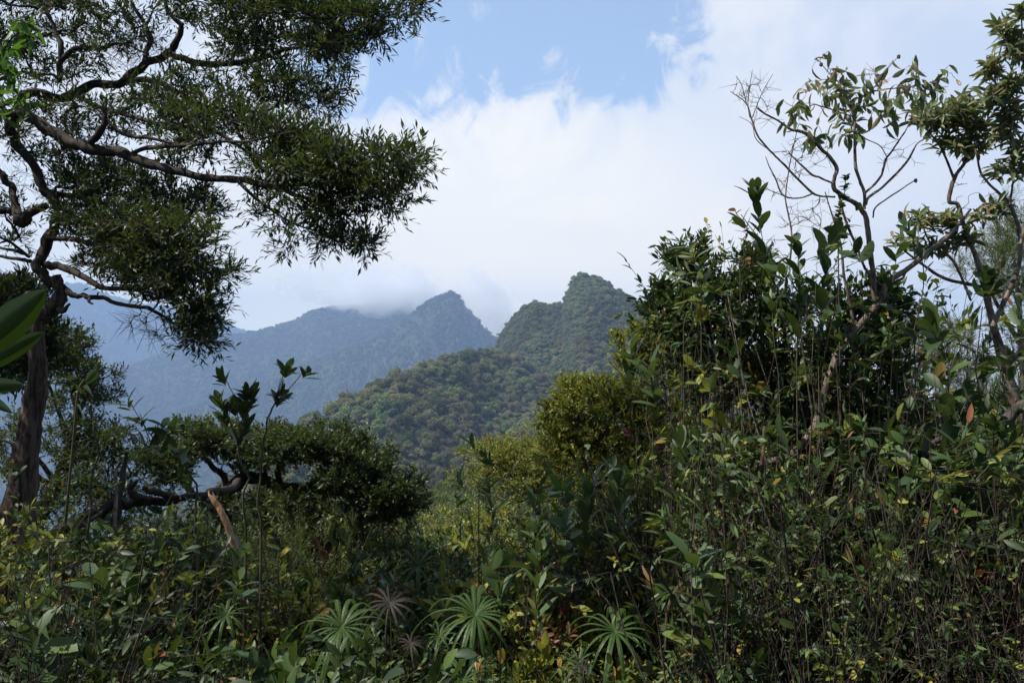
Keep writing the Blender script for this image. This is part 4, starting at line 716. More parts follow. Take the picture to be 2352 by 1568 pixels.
SP = [ # label, base, tip, depth, kwargs
 ('upright shoot standing before the forested slope, centre', (1100, 1130), (1090, 1010), 4.6, dict(L=.09, Wd=.013, whorls=2, open_=.6)),
 ('small shoot with narrow leaves left of the low olive shrub', (1058, 1200), (1050, 1105), 4.8, dict(L=.10, Wd=.012, whorls=2, open_=.9)),
 ('long-leaved sapling with a leafy stem beside the low olive shrub', (1112, 1330), (1128, 1125), 4.4, dict(L=.11, Wd=.013, whorls=4, open_=.7)),
 ('tall dark sapling with long pointed leaves, centre', (1232, 1420), (1237, 1150), 3.6, dict(L=.12, Wd=.017, whorls=5, open_=.7)),
 ('sapling with bright green upright leaves behind the dark centre sapling', (1310, 1260), (1290, 1115), 4, dict(L=.11, Wd=.016, whorls=2, open_=.7, m=M_green)),
 ('short sapling with pale broad leaves and a red new leaf', (1150, 1420), (1152, 1300), 3.3, dict(L=.13, Wd=.025, whorls=2, open_=.6)),
 ('broad-leaved sapling at the lower edge of the olive shrub', (1345, 1330), (1340, 1120), 3.9, dict(L=.12, Wd=.023, whorls=3, open_=.5)),
 ('sapling with round leaves on a bending stem', (1330, 1370), (1300, 1210), 3.6, dict(L=.07, Wd=.026, kind='round', whorls=3, open_=.9)),
 ('sapling with blue-green leaves standing in the yellow shrub', (1420, 1330), (1410, 1110), 3.8, dict(L=.13, Wd=.023, whorls=3, open_=.55)),
 ('leaf shoot crowned with long upright leaves beside the peak', (1462, 1000), (1450, 800), 4.2, dict(L=.12, Wd=.019, whorls=2, open_=.6)),
 ('grey-green leaf shoot under the tall upright shoot', (1500, 1010), (1495, 850), 4.0, dict(L=.12, Wd=.019, whorls=2, open_=.7)),
 ('broad shoot with two big leaves over the olive shrub', (1610, 1240), (1605, 1010), 3.8, dict(L=.14, Wd=.022, whorls=2, open_=.5)),
 ('leafy shoot with silvery leaves right of the olive shrub', (1665, 1240), (1668, 1020), 3.7, dict(L=.13, Wd=.022, whorls=2, open_=.6)),
 ('shoot with narrow yellowish leaves pale against dark stems', (1580, 1300), (1565, 1045), 3.7, dict(L=.12, Wd=.020, whorls=3, open_=.6)),
 ('large dark lance-leaved sapling in the right foreground', (1625, 1560), (1600, 1290), 2.7, dict(L=.13, Wd=.020, whorls=4, open_=.9, gap=.10)),
 ('spreading foreground sapling with a yellow hanging leaf', (1960, 1540), (1990, 1330), 2.9, dict(L=.13, Wd=.018, whorls=3, open_=1.2, hang=.2)),
 ('foreground sapling with broad pointed leaves, right centre', (1850, 1500), (1870, 1245), 3.1, dict(L=.11, Wd=.017, whorls=3, open_=1.0)),
 ('tall sapling with big upright leaves overtopping the leathery bush', (1790, 900), (1745, 440), 3.7, dict(L=.085, Wd=.017, whorls=5, open_=.6, m=M_leath, side=2)),
 ('sapling with large oval dark leaves below the bare branches', (1880, 820), (1900, 560), 3.6, dict(L=.11, Wd=.022, whorls=3, open_=.6, m=M_leath)),
 ('dark sapling leaning beside the large oval leaves', (1830, 880), (1835, 570), 3.6, dict(L=.08, Wd=.017, whorls=4, open_=.7, m=M_leath, side=2)),
 ('pointed-leaf shoot in front of the pale fork', (2060, 860), (2060, 590), 3.7, dict(L=.085, Wd=.016, whorls=5, open_=1.0, m=M_leath)),
 ('shoot with a big red-brown bud leaf at the fork', (2100, 760), (2085, 520), 3.8, dict(L=.07, Wd=.014, whorls=3, open_=.6, m=M_broad)),
 ('slim shoot with small glossy leaves climbing the bare stem', (1925, 560), (1945, 410), 3.85, dict(L=.030, Wd=.011, whorls=7, n=6, open_=1.0, gap=.045, m=M_leath, kind='round')),
 ('leaf shoot with drooping olive leaves over the dark bush', (1610, 700), (1580, 570), 4.0, dict(L=.10, Wd=.014, whorls=3, open_=.8, hang=.2, m=M_pale)),
 ('curved leaf shoot on the left shoulder of the leathery bush', (1570, 760), (1560, 600), 4.1, dict(L=.09, Wd=.012, whorls=2, open_=.9, hang=.2, m=M_pale)),
 ('slender shoot with red-tinged leaves above the leathery bush', (1700, 620), (1690, 470), 4.0, dict(L=.055, Wd=.010, whorls=3, open_=1.1, hang=.5, m=M_rust)),
 ('large-leaved spray beside the dark log on the far right', (2180, 1240), (2195, 1020), 3.0, dict(L=.13, Wd=.022, whorls=2, open_=1.2, m=M_leath)),
 ('broad leaf shoot with upright leaves before the feathery tree', (2150, 1000), (2165, 770), 3.6, dict(L=.08, Wd=.020, whorls=2, open_=.6, m=M_leath)),
 ('sprig with olive leaves hanging from the right edge', (2345, 1100), (2320, 760), 3.9, dict(L=.08, Wd=.012, whorls=4, open_=1.0, hang=.3, m=M_pale)),
 ('bushy shoot with yellow and orange leaves low on the right', (2245, 1460), (2250, 1310), 3.0, dict(L=.055, Wd=.013, whorls=4, open_=1.0, m=M_rust, side=4, gap=.06)),
 ('shoot with green and orange leaves at the lower right edge', (2330, 1520), (2325, 1380), 2.9, dict(L=.07, Wd=.017, whorls=3, open_=1.1, m=M_rust, side=2, gap=.06)),
 ('needle-leaved green shoot at the bottom right', (1960, 1600), (1955, 1450), 2.8, dict(L=.05, Wd=.0035, whorls=6, n=9, open_=.7, m=M_green, gap=.035, kind='lance')),
 ('low bush shoot with rounded green leaves, lower right centre', (1790, 1400), (1790, 1190), 3.4, dict(L=.06, Wd=.016, whorls=4, open_=.9, side=4, m=M_leath)),
 ('pale-leaved shoot in the lower right thicket', (2060, 1380), (2090, 1215), 3.3, dict(L=.10, Wd=.018, whorls=2, open_=.8, m=M_pale)),
 ('dark foreground sapling in the lower left corner', (240, 1580), (215, 1330), 2.8, dict(L=.13, Wd=.022, whorls=3, open_=.8, m=M_leath)),
 ('foreground shoot with one bright leaf in the shade, lower left', (560, 1420), (545, 1260), 3.2, dict(L=.10, Wd=.018, whorls=2, open_=1.0, m=M_leath)),
 ('broad dark leaves over the shaded ground at bottom left', (100, 1600), (80, 1430), 2.4, dict(L=.13, Wd=.026, whorls=3, open_=1.1, m=M_leath)),
 ('shoot with slim glossy leaves in the shade left of the ferns', (330, 1500), (300, 1330), 3.2, dict(L=.11, Wd=.016, whorls=3, open_=1.0, m=M_leath)),
]
for lab, b, tt, d, kw in SP:
    k = dict(n=6); k.update(kw); k['L'] = k['L'] * 1.22; k['Wd'] = k['Wd'] * 1.3; k.setdefault('fold', .15); mid = ((b[0] + tt[0]) / 2 + rng.normal() * 11, (b[1] + tt[1]) / 2)
    sapling(lab, [(b[0], b[1], d, 2.3), (mid[0], mid[1], d, 1.9), (tt[0], tt[1], d, 1.3)], **k)

# ================= umbrella ferns
def fern(label, px, py, d, Lpx, n, m=M_fern, droop=.9, name='umbrella_fern', tilt=0.0, curl=0.0, sector=None):
    c = P(px, py, d); gz = float(terrain_z(c[0], c[1])) - .03
    root = thing(name, label, 'fern', (c[0], c[1], gz)); L = Lpx * 1.25 / FPX * d; n = int(n * 1.25); droop = droop * .72
    st = MB(); t = np.linspace(0, 1, 7)[:, None]; tubes(st, (np.array([c[0] - .03, c[1], gz]) * (1 - t) + c * t + np.sin(t * 3.1) * np.array([.02, 0, 0]))[None], np.full((1, 7), .0028), 6)
    obj('stalk', st, B_brown, root)
    k = 26; u = np.linspace(0, 1, k)
    lean = math.radians(26 + 10 * rng.random()); cl, sl = math.cos(lean), math.sin(lean); Rm = np.array([[1, 0, 0], [0, cl, sl], [0, -sl, cl]])
    for i in range(n):
        az = 2 * math.pi * (i + .35 * rng.random()) / n if sector is None else math.radians(sector[0] + (sector[1] - sector[0]) * (i + .4 * rng.random()) / n)
        h = np.array([math.cos(az), math.sin(az), 0]); Lf = L * (.8 + .4 * rng.random()); rise = .38 + .2 * rng.random()
        p = (h * (Lf * (u - .10 * u ** 3))[:, None] + UP * (Lf * (rise * u - (droop + .25 * rng.random()) * u ** 2.2))[:, None]); p = c + p @ Rm; p[:, 2] -= .28 * Lf * u ** 2.5
        fm = MB(); tubes(fm, p[None], np.linspace(.0022, .0007, k)[None], 4)
        tg = norm(np.gradient(p, axis=0)); sd_ = norm(np.cross(tg, UP) + 1e-6); w = np.sin(np.pi * np.clip(u * .88 + .12, 0, 1)) ** .5 * .046 * Lf
        w = np.maximum(w, .02 * Lf); q = np.repeat(np.linspace(.05, .99, 44), 2); sgn = np.tile([1, -1], 44)
        pp = np.stack([np.interp(q, u, p[:, a]) for a in range(3)], 1); tt = np.stack([np.interp(q, u, tg[:, a]) for a in range(3)], 1); ss = np.stack([np.interp(q, u, sd_[:, a]) for a in range(3)], 1)
        ww = np.interp(q, u, w) * (.9 + .2 * rnd(len(q))); nn = norm(np.cross(ss, tt))
        leaves(fm, pp, ss * sgn[:, None] + tt * .35 - nn * (.15 + curl), nn + .1 * rdir(len(q)), ww, np.full(len(q), .0105 * Lf / .25 * .45), 'dia', 0, .3)
        obj('frond', fm, m, root)
    return root
fern('largest green umbrella fern with arching fronds, left of centre', 785, 1440, 3.3, 118, 17)
fern('evenly spread green umbrella fern in the middle of the foreground', 1092, 1412, 3.4, 112, 19, droop=.75)
fern('lopsided green umbrella fern with bright fronds on its right side', 1412, 1450, 3.2, 112, 13, droop=.8)
fern('dim small umbrella fern left of the largest fern', 520, 1412, 3.7, 84, 10)
fern('half-shaded fern with pale yellow frond tips at the lower left', 386, 1507, 3.0, 78, 11, droop=.8)
fern('fern crown cut by the bottom edge below the middle fern', 1064, 1562, 2.9, 80, 11, droop=.6)
fern('broad dim fern fading into shade beneath the lopsided fern', 1330, 1520, 3.2, 80, 9)
fern('short green fern tuft between the two dead ferns', 1010, 1460, 3.7, 60, 9)
fern('green fern among the sunny shrubs behind the dead fern', 960, 1300, 5.2, 80, 10, droop=.6)
fern('withered brown fern with curled fronds between the two large ferns', 896, 1385, 3.7, 90, 12, M_dead, 1.15, 'dead_fern', curl=.5)
fern('small withered grey fern hanging below the brown one', 944, 1478, 3.5, 60, 11, M_dead, 1.5, 'dead_fern', curl=.6)
fern('withered fern at the bottom under the lopsided fern', 1341, 1535, 3.1, 55, 9, M_dead, 1.4, 'dead_fern', curl=.6)

# ================= fallen branch, snags and sticks, lower left
def wood(name, label, cat, rows, bark, sides=8, kids=(), rough=.25):
    p, r = pxl(rows, len(rows) * 5); p = wobble(p, float(r.mean()) * .4); o = None
    mb = MB(); tubes(mb, p[None], r[None], sides, rough=rough); root = thing(name, label, cat, p[len(p) // 2]); obj('branch', mb, bark, root)
    for k in kids:
        p, r = pxl(k, len(k) * 5); p = wobble(p, float(r.mean()) * .4); mb = MB(); tubes(mb, p[None], r[None], 7, rough=rough); obj('side_branch', mb, bark, root)
    return root
wood('fallen_branch', 'thick grey leaning branch running from the big trunk up to a gnarled elbow', 'branch', [(0, 1320, 4.5, 28), (70, 1275, 4.6, 21), (130, 1232, 4.7, 17), (200, 1182, 4.8, 13), (260, 1158, 4.9, 11), (320, 1152, 5, 10), (400, 1146, 5.1, 9), (470, 1136, 5.3, 9), (520, 1124, 5.8, 9), (545, 1108, 7.4, 10)], B_dark, rough=.45,
     kids=[[(345, 1150, 5, 12), (312, 1140, 4.9, 10), (300, 1122, 4.9, 6), (312, 1108, 4.9, 3)], [(400, 1140, 5.1, 10), (360, 1128, 4.9, 8), (330, 1120, 4.9, 5)], [(260, 1155, 4.9, 6), (200, 1200, 4.7, 4), (110, 1250, 4.5, 3)]])
wood('broken_snag', 'dead upright snag with a dark split top beside the gnarled elbow', 'snag', [(262, 1260, 4.9, 9), (270, 1170, 4.9, 8), (283, 1090, 4.9, 7), (292, 1038, 4.9, 3)], B_grey)
wood('dead_stick', 'thin pale dead stick standing left of the snag', 'stick', [(256, 1300, 4.4, 4), (262, 1220, 4.4, 4.5), (266, 1150, 4.5, 4), (267, 1075, 4.6, 2.5)], B_pale)
wood('broken_snag', 'snag split into two orange wooden splinters', 'snag', [(540, 1260, 4.3, 8), (525, 1210, 4.3, 8), (500, 1160, 4.3, 7), (478, 1128, 4.3, 1)], B_split, kids=[[(506, 1170, 4.3, 5), (488, 1130, 4.3, 1)], [(500, 1165, 4.3, 4), (490, 1145, 4.3, 1)]])
wood('dead_stick', 'pale lichen-grey stem standing in front of the big trunk base', 'stick', [(48, 1420, 4.0, 8), (47, 1300, 4.0, 8), (48, 1220, 4.0, 7), (58, 1150, 4.0, 4)], B_pale)
wood('dead_stick', 'bleached fallen stick lying low in the left shade', 'stick', [(50, 1440, 3.4, 3), (90, 1432, 3.4, 4), (118, 1415, 3.4, 3), (128, 1395, 3.4, 2)], B_pale)
wood('curved_branch', 'bent pale branch crossing the thicket below the round-leaved saplings', 'branch', [(1530, 1490, 3.0, 4), (1535, 1400, 3.0, 5), (1560, 1345, 3.0, 5), (1590, 1335, 3.0, 4), (1650, 1320, 3.0, 2)], B_brown)
wood('leaning_stem', 'long pale leaning stem crossing in front of the curved trunk', 'stem', [(1640, 1440, 3.3, 5), (1690, 1290, 3.3, 5), (1725, 1170, 3.3, 5), (1748, 1080, 3.3, 4.5), (1755, 980, 3.4, 4)], B_brown)
wood('dead_branch', 'dark angular dead branch reaching down from the right edge', 'branch', [(2360, 925, 3.6, 14), (2325, 945, 3.6, 13), (2300, 975, 3.6, 12), (2255, 965, 3.6, 10), (2215, 975, 3.6, 8), (2150, 1010, 3.6, 6), (2080, 1060, 3.7, 8), (2040, 1120, 3.8, 10)], B_grey)
wood('bare_branch', 'pale bare twig hooked over the yellow-green shrub', 'twig', [(1470, 870, 5, 2), (1500, 885, 5, 2.5), (1545, 890, 5, 2.5), (1590, 885, 5, 2), (1610, 860, 5, 1)], B_pale, kids=[[(1480, 885, 5, 2), (1470, 850, 5, 1.5), (1490, 815, 5, 1)]])

# big leaves very near the lens on the left
def leaf_plant(label, stem, lv, m, name='broad_leaved_plant'):
    p, r = pxl(stem, 10); root = thing(name, label, 'plant', p[0]); mb = MB(); tubes(mb, p[None], r[None], 7); obj('stem', mb, B_green, root)
    for (x0, y0, x1, y1, d, wpx) in lv:
        a, b = P(x0, y0, d), P(x1, y1, d * .96); v = b - a; L = np.linalg.norm(v); k = 12; f = MB(); u = np.linspace(0, 1, k)
        n = norm(np.cross(v, norm(np.array([0.2, 1.0, .45])))); s_ = n; nn = norm(np.cross(s_, v)); w = np.sin(np.pi * u ** .85) ** .75 * wpx / FPX * d * .5
        vs = []
        for sg in (-1, -.5, 0, .5, 1):
            vs.append(a + v * u[:, None] + s_ * (w * sg)[:, None] + nn * (abs(sg) * w * .35 - .10 * L * u ** 2)[:, None])
        g = np.array(vs).reshape(-1, 3); q = [(i * k + j, i * k + j + 1, (i + 1) * k + j + 1, (i + 1) * k + j) for i in range(4) for j in range(k - 1)]
        f.add(g, q); obj('leaf', f, m, root)
leaf_plant('huge out-of-focus green leaf and its dark neighbours at the left edge', [(-60, 1500, 1.0, 10), (-70, 1100, 1.0, 9), (-60, 880, 1.0, 8), (-40, 780, 1.0, 6)], [(-90, 830, 130, 655, 1.0, 80), (-80, 860, 122, 752, 1.05, 46), (-90, 900, 75, 872, 1.0, 40), (-90, 900, 50, 940, 1.0, 40)], M_glow)
leaf_plant('single dark oval leaves on a thin stem right of the out-of-focus leaf', [(150, 1200, 3, 3), (170, 1000, 3, 3), (180, 900, 3, 3), (195, 870, 3, 2)], [(195, 880, 232, 842, 3, 22), (190, 890, 222, 905, 3, 24), (175, 930, 200, 955, 3, 20), (185, 905, 170, 870, 3, 18)], M_leath)
gp, sk = plant('sunlit_leafy_branch', 'bright backlit green leaves hanging in at the upper left edge', 'branch', [(-90, 800, 2.4, 8), (-80, 400, 2.3, 7), (-60, 260, 2.3, 6), (-20, 180, 2.3, 4), (20, 160, 2.3, 2)], [[(-70, 330, 2.3, 4), (-20, 260, 2.3, 3), (40, 230, 2.3, 1.5)], [(-50, 230, 2.3, 3), (10, 110, 2.3, 2), (60, 60, 2.3, 1)]])
at = sample_pads([(20, 160, 40, 40, 2.3, .1, 4), (40, 215, 50, 40, 2.3, .1, 7), (40, 100, 40, 30, 2.3, .1, 4), (20, 260, 50, 26, 2.3, .1, 4), (60, 60, 30, 20, 2.3, .1, 2)]); paths, rad = grow(sk, at, r_tip=.0008, wig=.1); tw = MB(); fo = MB(); tubes(tw, paths, rad, 4)
rosette(fo, paths[:, -1], paths[:, -1] - paths[:, -2], 6, .05, .0085, 'oval', 1.0, .2, hang=.2, spread_len=.06); obj('twig_network', tw, B_green, gp); obj('foliage', fo, M_green, gp)

# ================= shrubs and young trees over the slopes (individuals, copied)
def proto_shrub(name, label, h, w, nst, natt, spr, lm, bark, group, rt_=.0016):
    root = thing(name, label, 'shrub', (0, 0, 0), group); sk = []; mb = MB()
    for i in range(nst):
        az = 6.28 * (i + rng.random()) / nst; o = np.array([math.cos(az), math.sin(az), 0]); ln = w * (.25 + .5 * rng.random())
        t = np.linspace(0, 1, 7)[:, None]; p = o * ln * t ** 1.3 + UP * h * (.6 + .3 * rng.random()) * t; p = wobble(p, .04); p[0] = o * .03
        r = np.linspace(.022, .006, 7) * h / 1.6; tubes(mb, p[None], r[None], 6, rough=.2); sk.append((p, r))
    obj('stems' if False else 'stem', mb, bark, root)
    u = rdir(natt); u[:, 2] = np.abs(u[:, 2]) * rnd(natt) ** .3; at = u * np.array([w, w, h * .55]) * (.6 + .4 * rnd(natt, 1)) * (.8 + .4 * fbm(u[:, 0] * 2 + 9, u[:, 1] * 2 + 9, 2, 33)[:, None]) + UP * h * .45
    paths, rad = grow(sk, at, r_tip=rt_, wig=.12, lift=.1); tw = MB(); fo = MB(); tubes(tw, paths, rad, 3); spray(paths, tw, fo, **spr)
    obj('twig_network', tw, bark, root); obj('foliage', fo, lm, root); return root
protos = [
  proto_shrub('olive_shrub', 'rounded yellow-green shrub growing in or just behind the thicket', 1.5, 1.0, 5, 130, dict(L=.05, Wd=.012, m=4, q=7, tl=.15, up=.6), M_olive, B_brown, 'yellow-green shrubs in and behind the thicket'),
  proto_shrub('dark_shrub', 'dark green small-leaved shrub growing in or just behind the thicket', 1.8, 1.1, 5, 150, dict(L=.05, Wd=.014, m=4, q=7, tl=.15, up=.4), M_low, B_dark, 'dark shrubs in and behind the thicket'),
  proto_shrub('feathery_shrub', 'soft feathery green shrub with upright fine foliage in or behind the thicket', 1.7, .9, 7, 120, dict(L=.075, Wd=.0032, m=5, q=10, tl=.22, up=1.1, spread=.5, ang=.4), M_feather, B_grey, 'feathery shrubs in and behind the thicket'),
  proto_shrub('leathery_shrub', 'shrub with larger glossy leaves growing in or just behind the thicket', 1.6, .9, 5, 90, dict(kind='lance', L=.085, Wd=.018, m=3, q=5, tl=.14, up=.6), M_leath, B_brown, 'glossy shrubs in and behind the thicket'),
]
def drop(x, y): return (x, y, float(terrain_z(x, y)) - .05)
def at_px(px, d, dz=0): x = (px - CX) / FPX * d; return drop(x, d)
# hand-placed ones seen down the centre
seen = [(2, 950, 15, 1.5), (2, 1000, 16, 1.3), (2, 900, 17, 1.2), (0, 880, 11, 1.0), (0, 840, 10, .9), (2, 1040, 13, 1.1), (0, 1010, 10, .9), (0, 1060, 11.5, 1.1), (1, 960, 24, 1.6), (0, 1080, 17, 1.4), (1, 900, 28, 1.7), (2, 1020, 34, 2.2), (1, 1100, 22, 1.5), (0, 930, 8.5, .7), (2, 985, 8, .6), (3, 1050, 8, .7), (0, 1150, 9, .9), (1, 860, 20, 1.4), (0, 960, 40, 2.0), (1, 1010, 46, 2.3), (0, 870, 42, 2.0), (1, 930, 52, 2.3)]
first = {}
def put(k, loc, sc):
    pr_ = protos[k]
    if k not in first: first[k] = 1; pr_.location = loc; pr_.scale = (sc,) * 3; return
    dup(pr_, loc, rng.random() * 6.28, sc)
seen += [(1, 1000, 26, 1.9), (0, 960, 20, 1.3), (2, 1060, 27, 1.9), (0, 1110, 30, 2.1), (1, 930, 33, 2.3), (0, 1000, 38, 2.4), (2, 970, 30, 2.1), (1, 1070, 36, 2.5), (0, 1030, 22, 1.5), (1, 1040, 19, 1.3), (0, 900, 23, 1.7), (2, 880, 30, 2.2), (1, 1120, 44, 2.8), (0, 1160, 36, 2.4), (3, 1480, 6, .7), (1, 1560, 5.5, .72), (3, 1640, 6.5, .85), (1, 1720, 5.5, .75), (3, 1800, 7, .95), (3, 1880, 5.4, .8), (1, 1980, 6, .9), (3, 2060, 5.2, .8), (1, 2150, 6, .9), (3, 2240, 5.2, .8), (1, 2330, 6, .95), (3, 2420, 5, .9), (0, 2100, 8, 1.1), (0, 2280, 8, 1.1), (0, 1400, 7, .8), (0, 1700, 8, 1.1), (2, 1950, 8.5, 1.15), (2, 2200, 9, 1.2), (0, 2350, 9, 1.2), (1, 1620, 5, .6), (3, 1770, 4.8, .62), (1, 1930, 4.7, .62), (3, 2130, 4.6, .66), (1, 2300, 4.6, .7),
  (1, 30, 6, .7), (1, 130, 7, .7), (3, 230, 6.5, .6), (1, 330, 7.5, .8), (1, 420, 6.5, .6), (1, 600, 8, .9), (1, 700, 9, 1.05), (1, 800, 8, .85), (2, 650, 7, .7), (1, 250, 8, .9), (1, 100, 8, 1), (1, 520, 6.5, .6), (2, 770, 7, .7), (1, 860, 9, .8), (1, 450, 8.5, .9), (3, 140, 5.2, .5), (3, 480, 5.4, .5), (1, 380, 5.5, .5), (2, 560, 5.8, .55)]
for k, px, d, sc in seen: put(k, at_px(px, d), sc)
cand = sample_points(8, 50, 2.4); cand = cand[rng.permutation(len(cand))]
cand = cand[np.argsort(np.hypot(cand[:, 0], cand[:, 1]))][:230]
for c in cand:
    r = math.hypot(c[0], c[1]); px = CX + FPX * c[0] / c[1]
    k = int(rng.choice(4, p=[.35, .3, .15, .2] if px > 900 else [.1, .5, .15, .25])); put(k, drop(c[0], c[1]), (.6 + .5 * rng.random()) * (1 + min(r, 50) / 60))
print('SHRUBS', len(cand), 'maxr', np.hypot(cand[:, 0], cand[:, 1]).max())
# nearest forest trees as individuals
tprotos = []
for i, (nm, lab) in enumerate((('forest_tree', 'round-crowned green tree on the ridge slope below the peak'), ('bronze_tree', 'bronze-tinted tree on the ridge slope below the peak'), ('pale_trunk_tree', 'taller tree with a pale trunk on the ridge slope below the peak'))):
    root = thing(nm, lab, 'tree', (0, 0, -999), 'nearest trees of the ridge forest: ' + nm.replace('_', ' '))
    t = np.linspace(0, 1, 6)[:, None]; tb = MB(); tubes(tb, (UP * 1.0 * t + np.array([.12, .05, 0]) * np.sin(t * 3))[None], np.linspace(.05, .025, 6)[None], 6)
    for _ in range(4):
        e = rdir(1)[0] * .5 + UP * .9; tubes(tb, (UP * .5 + (e - UP * .5) * t)[None], np.linspace(.025, .008, 6)[None], 5)
    obj('trunk', tb, M_ftrunk if i == 2 else B_grey, root)
    cb = crown_mb(1500, .13, 200 + i, .75, 12); cb.v = [v + UP * .55 for v in cb.v]; obj('crown', cb, M_forest, root); tprotos.append(root)
used = set()
for j in near_i:
    k = int(rng.choice(3, p=[.5, .33, .17])); sc = 1.7 + 1.8 * rng.random(); loc = tuple(pts[j] - [0, 0, .1])
    if k not in used: used.add(k); tprotos[k].location = loc; tprotos[k].scale = (sc,) * 3
    else: dup(tprotos[k], loc, rng.random() * 6.28, sc)

# ================= undergrowth: the countless stems and leaves of the thicket
TOP = [(-400, 1150), (0, 1190), (300, 1250), (500, 1280), (850, 1390), (1000, 1390), (1100, 1330), (1200, 1250), (1300, 1150), (1500, 1060), (1700, 970), (2000, 970), (2352, 1000), (2800, 1000)]
def undergrowth(n, r0, r1, name, label, TOP=TOP, pr_=(-9999, 9999), big=1.0, fern_gap=True, hmax=2.4, lean_=1.0, woods=None):
    th_ = np.radians(-37 + 74 * rnd(n)); r = r0 + (r1 - r0) * rnd(n) ** .8; x = r * np.sin(th_); y = r * np.cos(th_); gz = terrain_z(x, y); px = CX + FPX * x / y
    top = prof(px, TOP) + 90 * (fbm(px / 60, r * 2, 3, 44) - .3); fern_zone = fern_gap & (px > 330) & (px < 1560) & (y < 4.0)
    top = np.where(fern_zone, np.where(y < 3.5, 1575, 1500) + 50 * rnd(n), top)
    zt = EYE[2] - (top - HOR) / FPX * y; h = np.clip(zt - gz, .05, hmax) * (.35 + .65 * rnd(n) ** .7)
    ok = (h > .06) & (px > pr_[0]) & (px < pr_[1]); x, y, gz, h, px, r = [a[ok] for a in (x, y, gz, h, px, r)]; n = len(x)
    t = np.linspace(0, 1, 6)[None, :, None]; lean = rng.normal(size=(n, 1, 3)) * np.array([.20, .20, 0]) * lean_; kink = rng.normal(size=(n, 6, 3)) * .032
    p = np.stack([x, y, gz - .03], 1)[:, None] + (UP * t + lean * t ** 1.4) * h[:, None, None] + kink * np.minimum(h, 1)[:, None, None]
    mb = MB(); rad = (.0018 + .0045 * rnd(n) ** 3)[:, None] * np.linspace(1, .45, 6)[None]
    pick = rng.random(n); left = px < 1000
    for mi, (a, b) in enumerate(((0, .55), (.55, .8), (.8, 1.01))):
        s_ = (pick >= a) & (pick < b); tubes(mb, p[s_], rad[s_], 4, m=mi)
    # side twigs
    m_ = 3; i = rng.integers(1, 6, (n, m_)); b = p[np.arange(n)[:, None], i]; d = norm(rdir(n, m_) + UP * .7); L_ = (.08 + .22 * rnd(n, m_, 1)) * np.minimum(1, h[:, None, None] * 2)
    t3 = np.linspace(0, 1, 4)[None, None, :, None]; tp = b[:, :, None] + d[:, :, None] * L_[:, :, None] * t3 + rng.normal(size=(n, m_, 4, 3)) * .006
    tubes(mb, tp.reshape(-1, 4, 3), np.tile([.0022, .0016, .0013, .001], (n * m_, 1)), 3, m=0)
    # leaves
    q = 9; u = rnd(n, m_, q, 1) * .9 + .2; pos = b[:, :, None] + d[:, :, None] * L_[:, :, None] * u; dl = norm(d[:, :, None] + rdir(n, m_, q) * .9)
    pn = fbm(x * 1.6, y * 1.6, 3, 61) + .10 * rnd(n); kk = np.argsort(np.argsort(pn)) / n; pz = fbm(x * 1.3 + 7, y * 1.3, 3, 71) + .25 * rnd(n); pz = np.argsort(np.argsort(pz)) / n
    sz = big * (.026 + .070 * pz[:, None, None] ** 2) * (.55 + .9 * rnd(n, m_, q))
    for mi, (a, b_, kind, asp) in enumerate(((0, .30, 'oval', .24), (.30, .55, 'lance', .17), (.55, .76, 'lance', .12), (.76, .99, 'oval', .2), (.99, 1.01, 'lance', .2))):
        s_ = (kk >= a) & (kk < b_); k_ = int(s_.sum()) * m_ * q
        leaves(mb, pos[s_], dl[s_], norm(UP + .9 * rdir(k_)), sz[s_].ravel(), sz[s_].ravel() * asp, kind, .2, .3, m=3 + mi)
    o = obj(name, mb, [*(woods or (B_dark, B_brown, B_grey)), M_leath, M_low, M_broad, M_olive, M_rust]); o['kind'] = 'stuff'; o['label'] = label
    return o
undergrowth(6500, 2.5, 6.0, 'undergrowth', 'tangled stems and small leaves filling the shaded foreground')
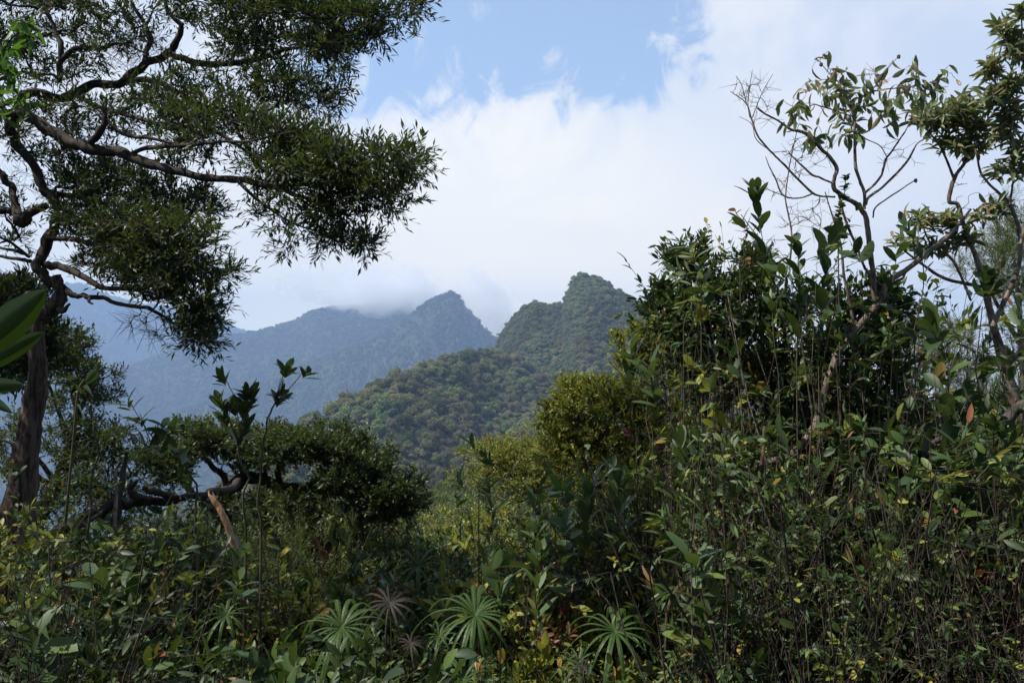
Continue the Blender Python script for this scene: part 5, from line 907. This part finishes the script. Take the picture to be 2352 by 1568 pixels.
undergrowth(5200, 6.0, 13.0, 'distant_undergrowth', 'scrubby stems and leaves behind the foreground thicket')
TALL = [(1400, 900), (1480, 780), (1560, 640), (1700, 550), (1900, 590), (2060, 600), (2200, 700), (2352, 760), (2600, 740)]
SHADE = [(-200, 1040), (200, 1110), (350, 1120), (600, 1140), (900, 1220), (1000, 1350), (1100, 1390)]
undergrowth(1500, 4.3, 8.0, 'shaded_thicket', 'dark tangle of thin stems under the trees at lower left', SHADE, (-400, 1020), .8, False, 2.4, .7)
undergrowth(2400, 3.6, 6.5, 'tall_thicket', 'tall airy thicket of thin stems and leaves on the right', TALL, (1510, 2500), 1.1, False, 3.2, .45, (B_brown, B_pale, B_grey))

# ================= unseen trees added round the viewpoint to block sky light and shade the thicket
for i, (x, y, h, sc, lab) in enumerate([(-5.0, -4.4, 1.6, 2.3, 'unseen dense dark tree added behind the viewpoint at the far left to block sky light'), (-2.6, -4.0, 1.2, 2.5, 'unseen dense dark tree added behind the viewpoint on the left to block sky light'), (1.0, -4.6, 1.2, 2.6, 'unseen dense dark tree added straight behind the viewpoint to block sky light'), (4.4, -3.2, 1.1, 2.5, 'unseen dense dark tree added behind the viewpoint on the right to block sky light'), (6.2, .3, .6, 2.2, 'unseen low dense tree added right of the viewpoint to block sky light'), (-4.8, 3.1, 2.8, 1.5, 'unseen small dense tree added just beyond the left edge to shade the lower left'), (-6.0, 6.0, 1.6, 1.6, 'unseen small dense tree added farther off beyond the left edge to shade the lower left')]):
    gz = float(terrain_z(x, y)); root = thing('added_shade_tree', lab, 'tree', (x, y, gz - .05)); tb = MB(); t = np.linspace(0, 1, 7)[:, None]
    tubes(tb, (np.array([x, y, gz - .05]) + UP * (h + sc) * t + np.array([.2, .1, 0]) * np.sin(3 * t))[None], np.linspace(.12, .05, 7)[None], 8, rough=.2); obj('trunk', tb, B_dark, root)
    cb = crown_mb(7000, .075, 300 + i, 1.0, 14); cb.v = [v * sc * np.array([1, 1, 1.15]) + np.array([x, y, gz + h]) for v in cb.v]; obj('crown', cb, M_low, root)
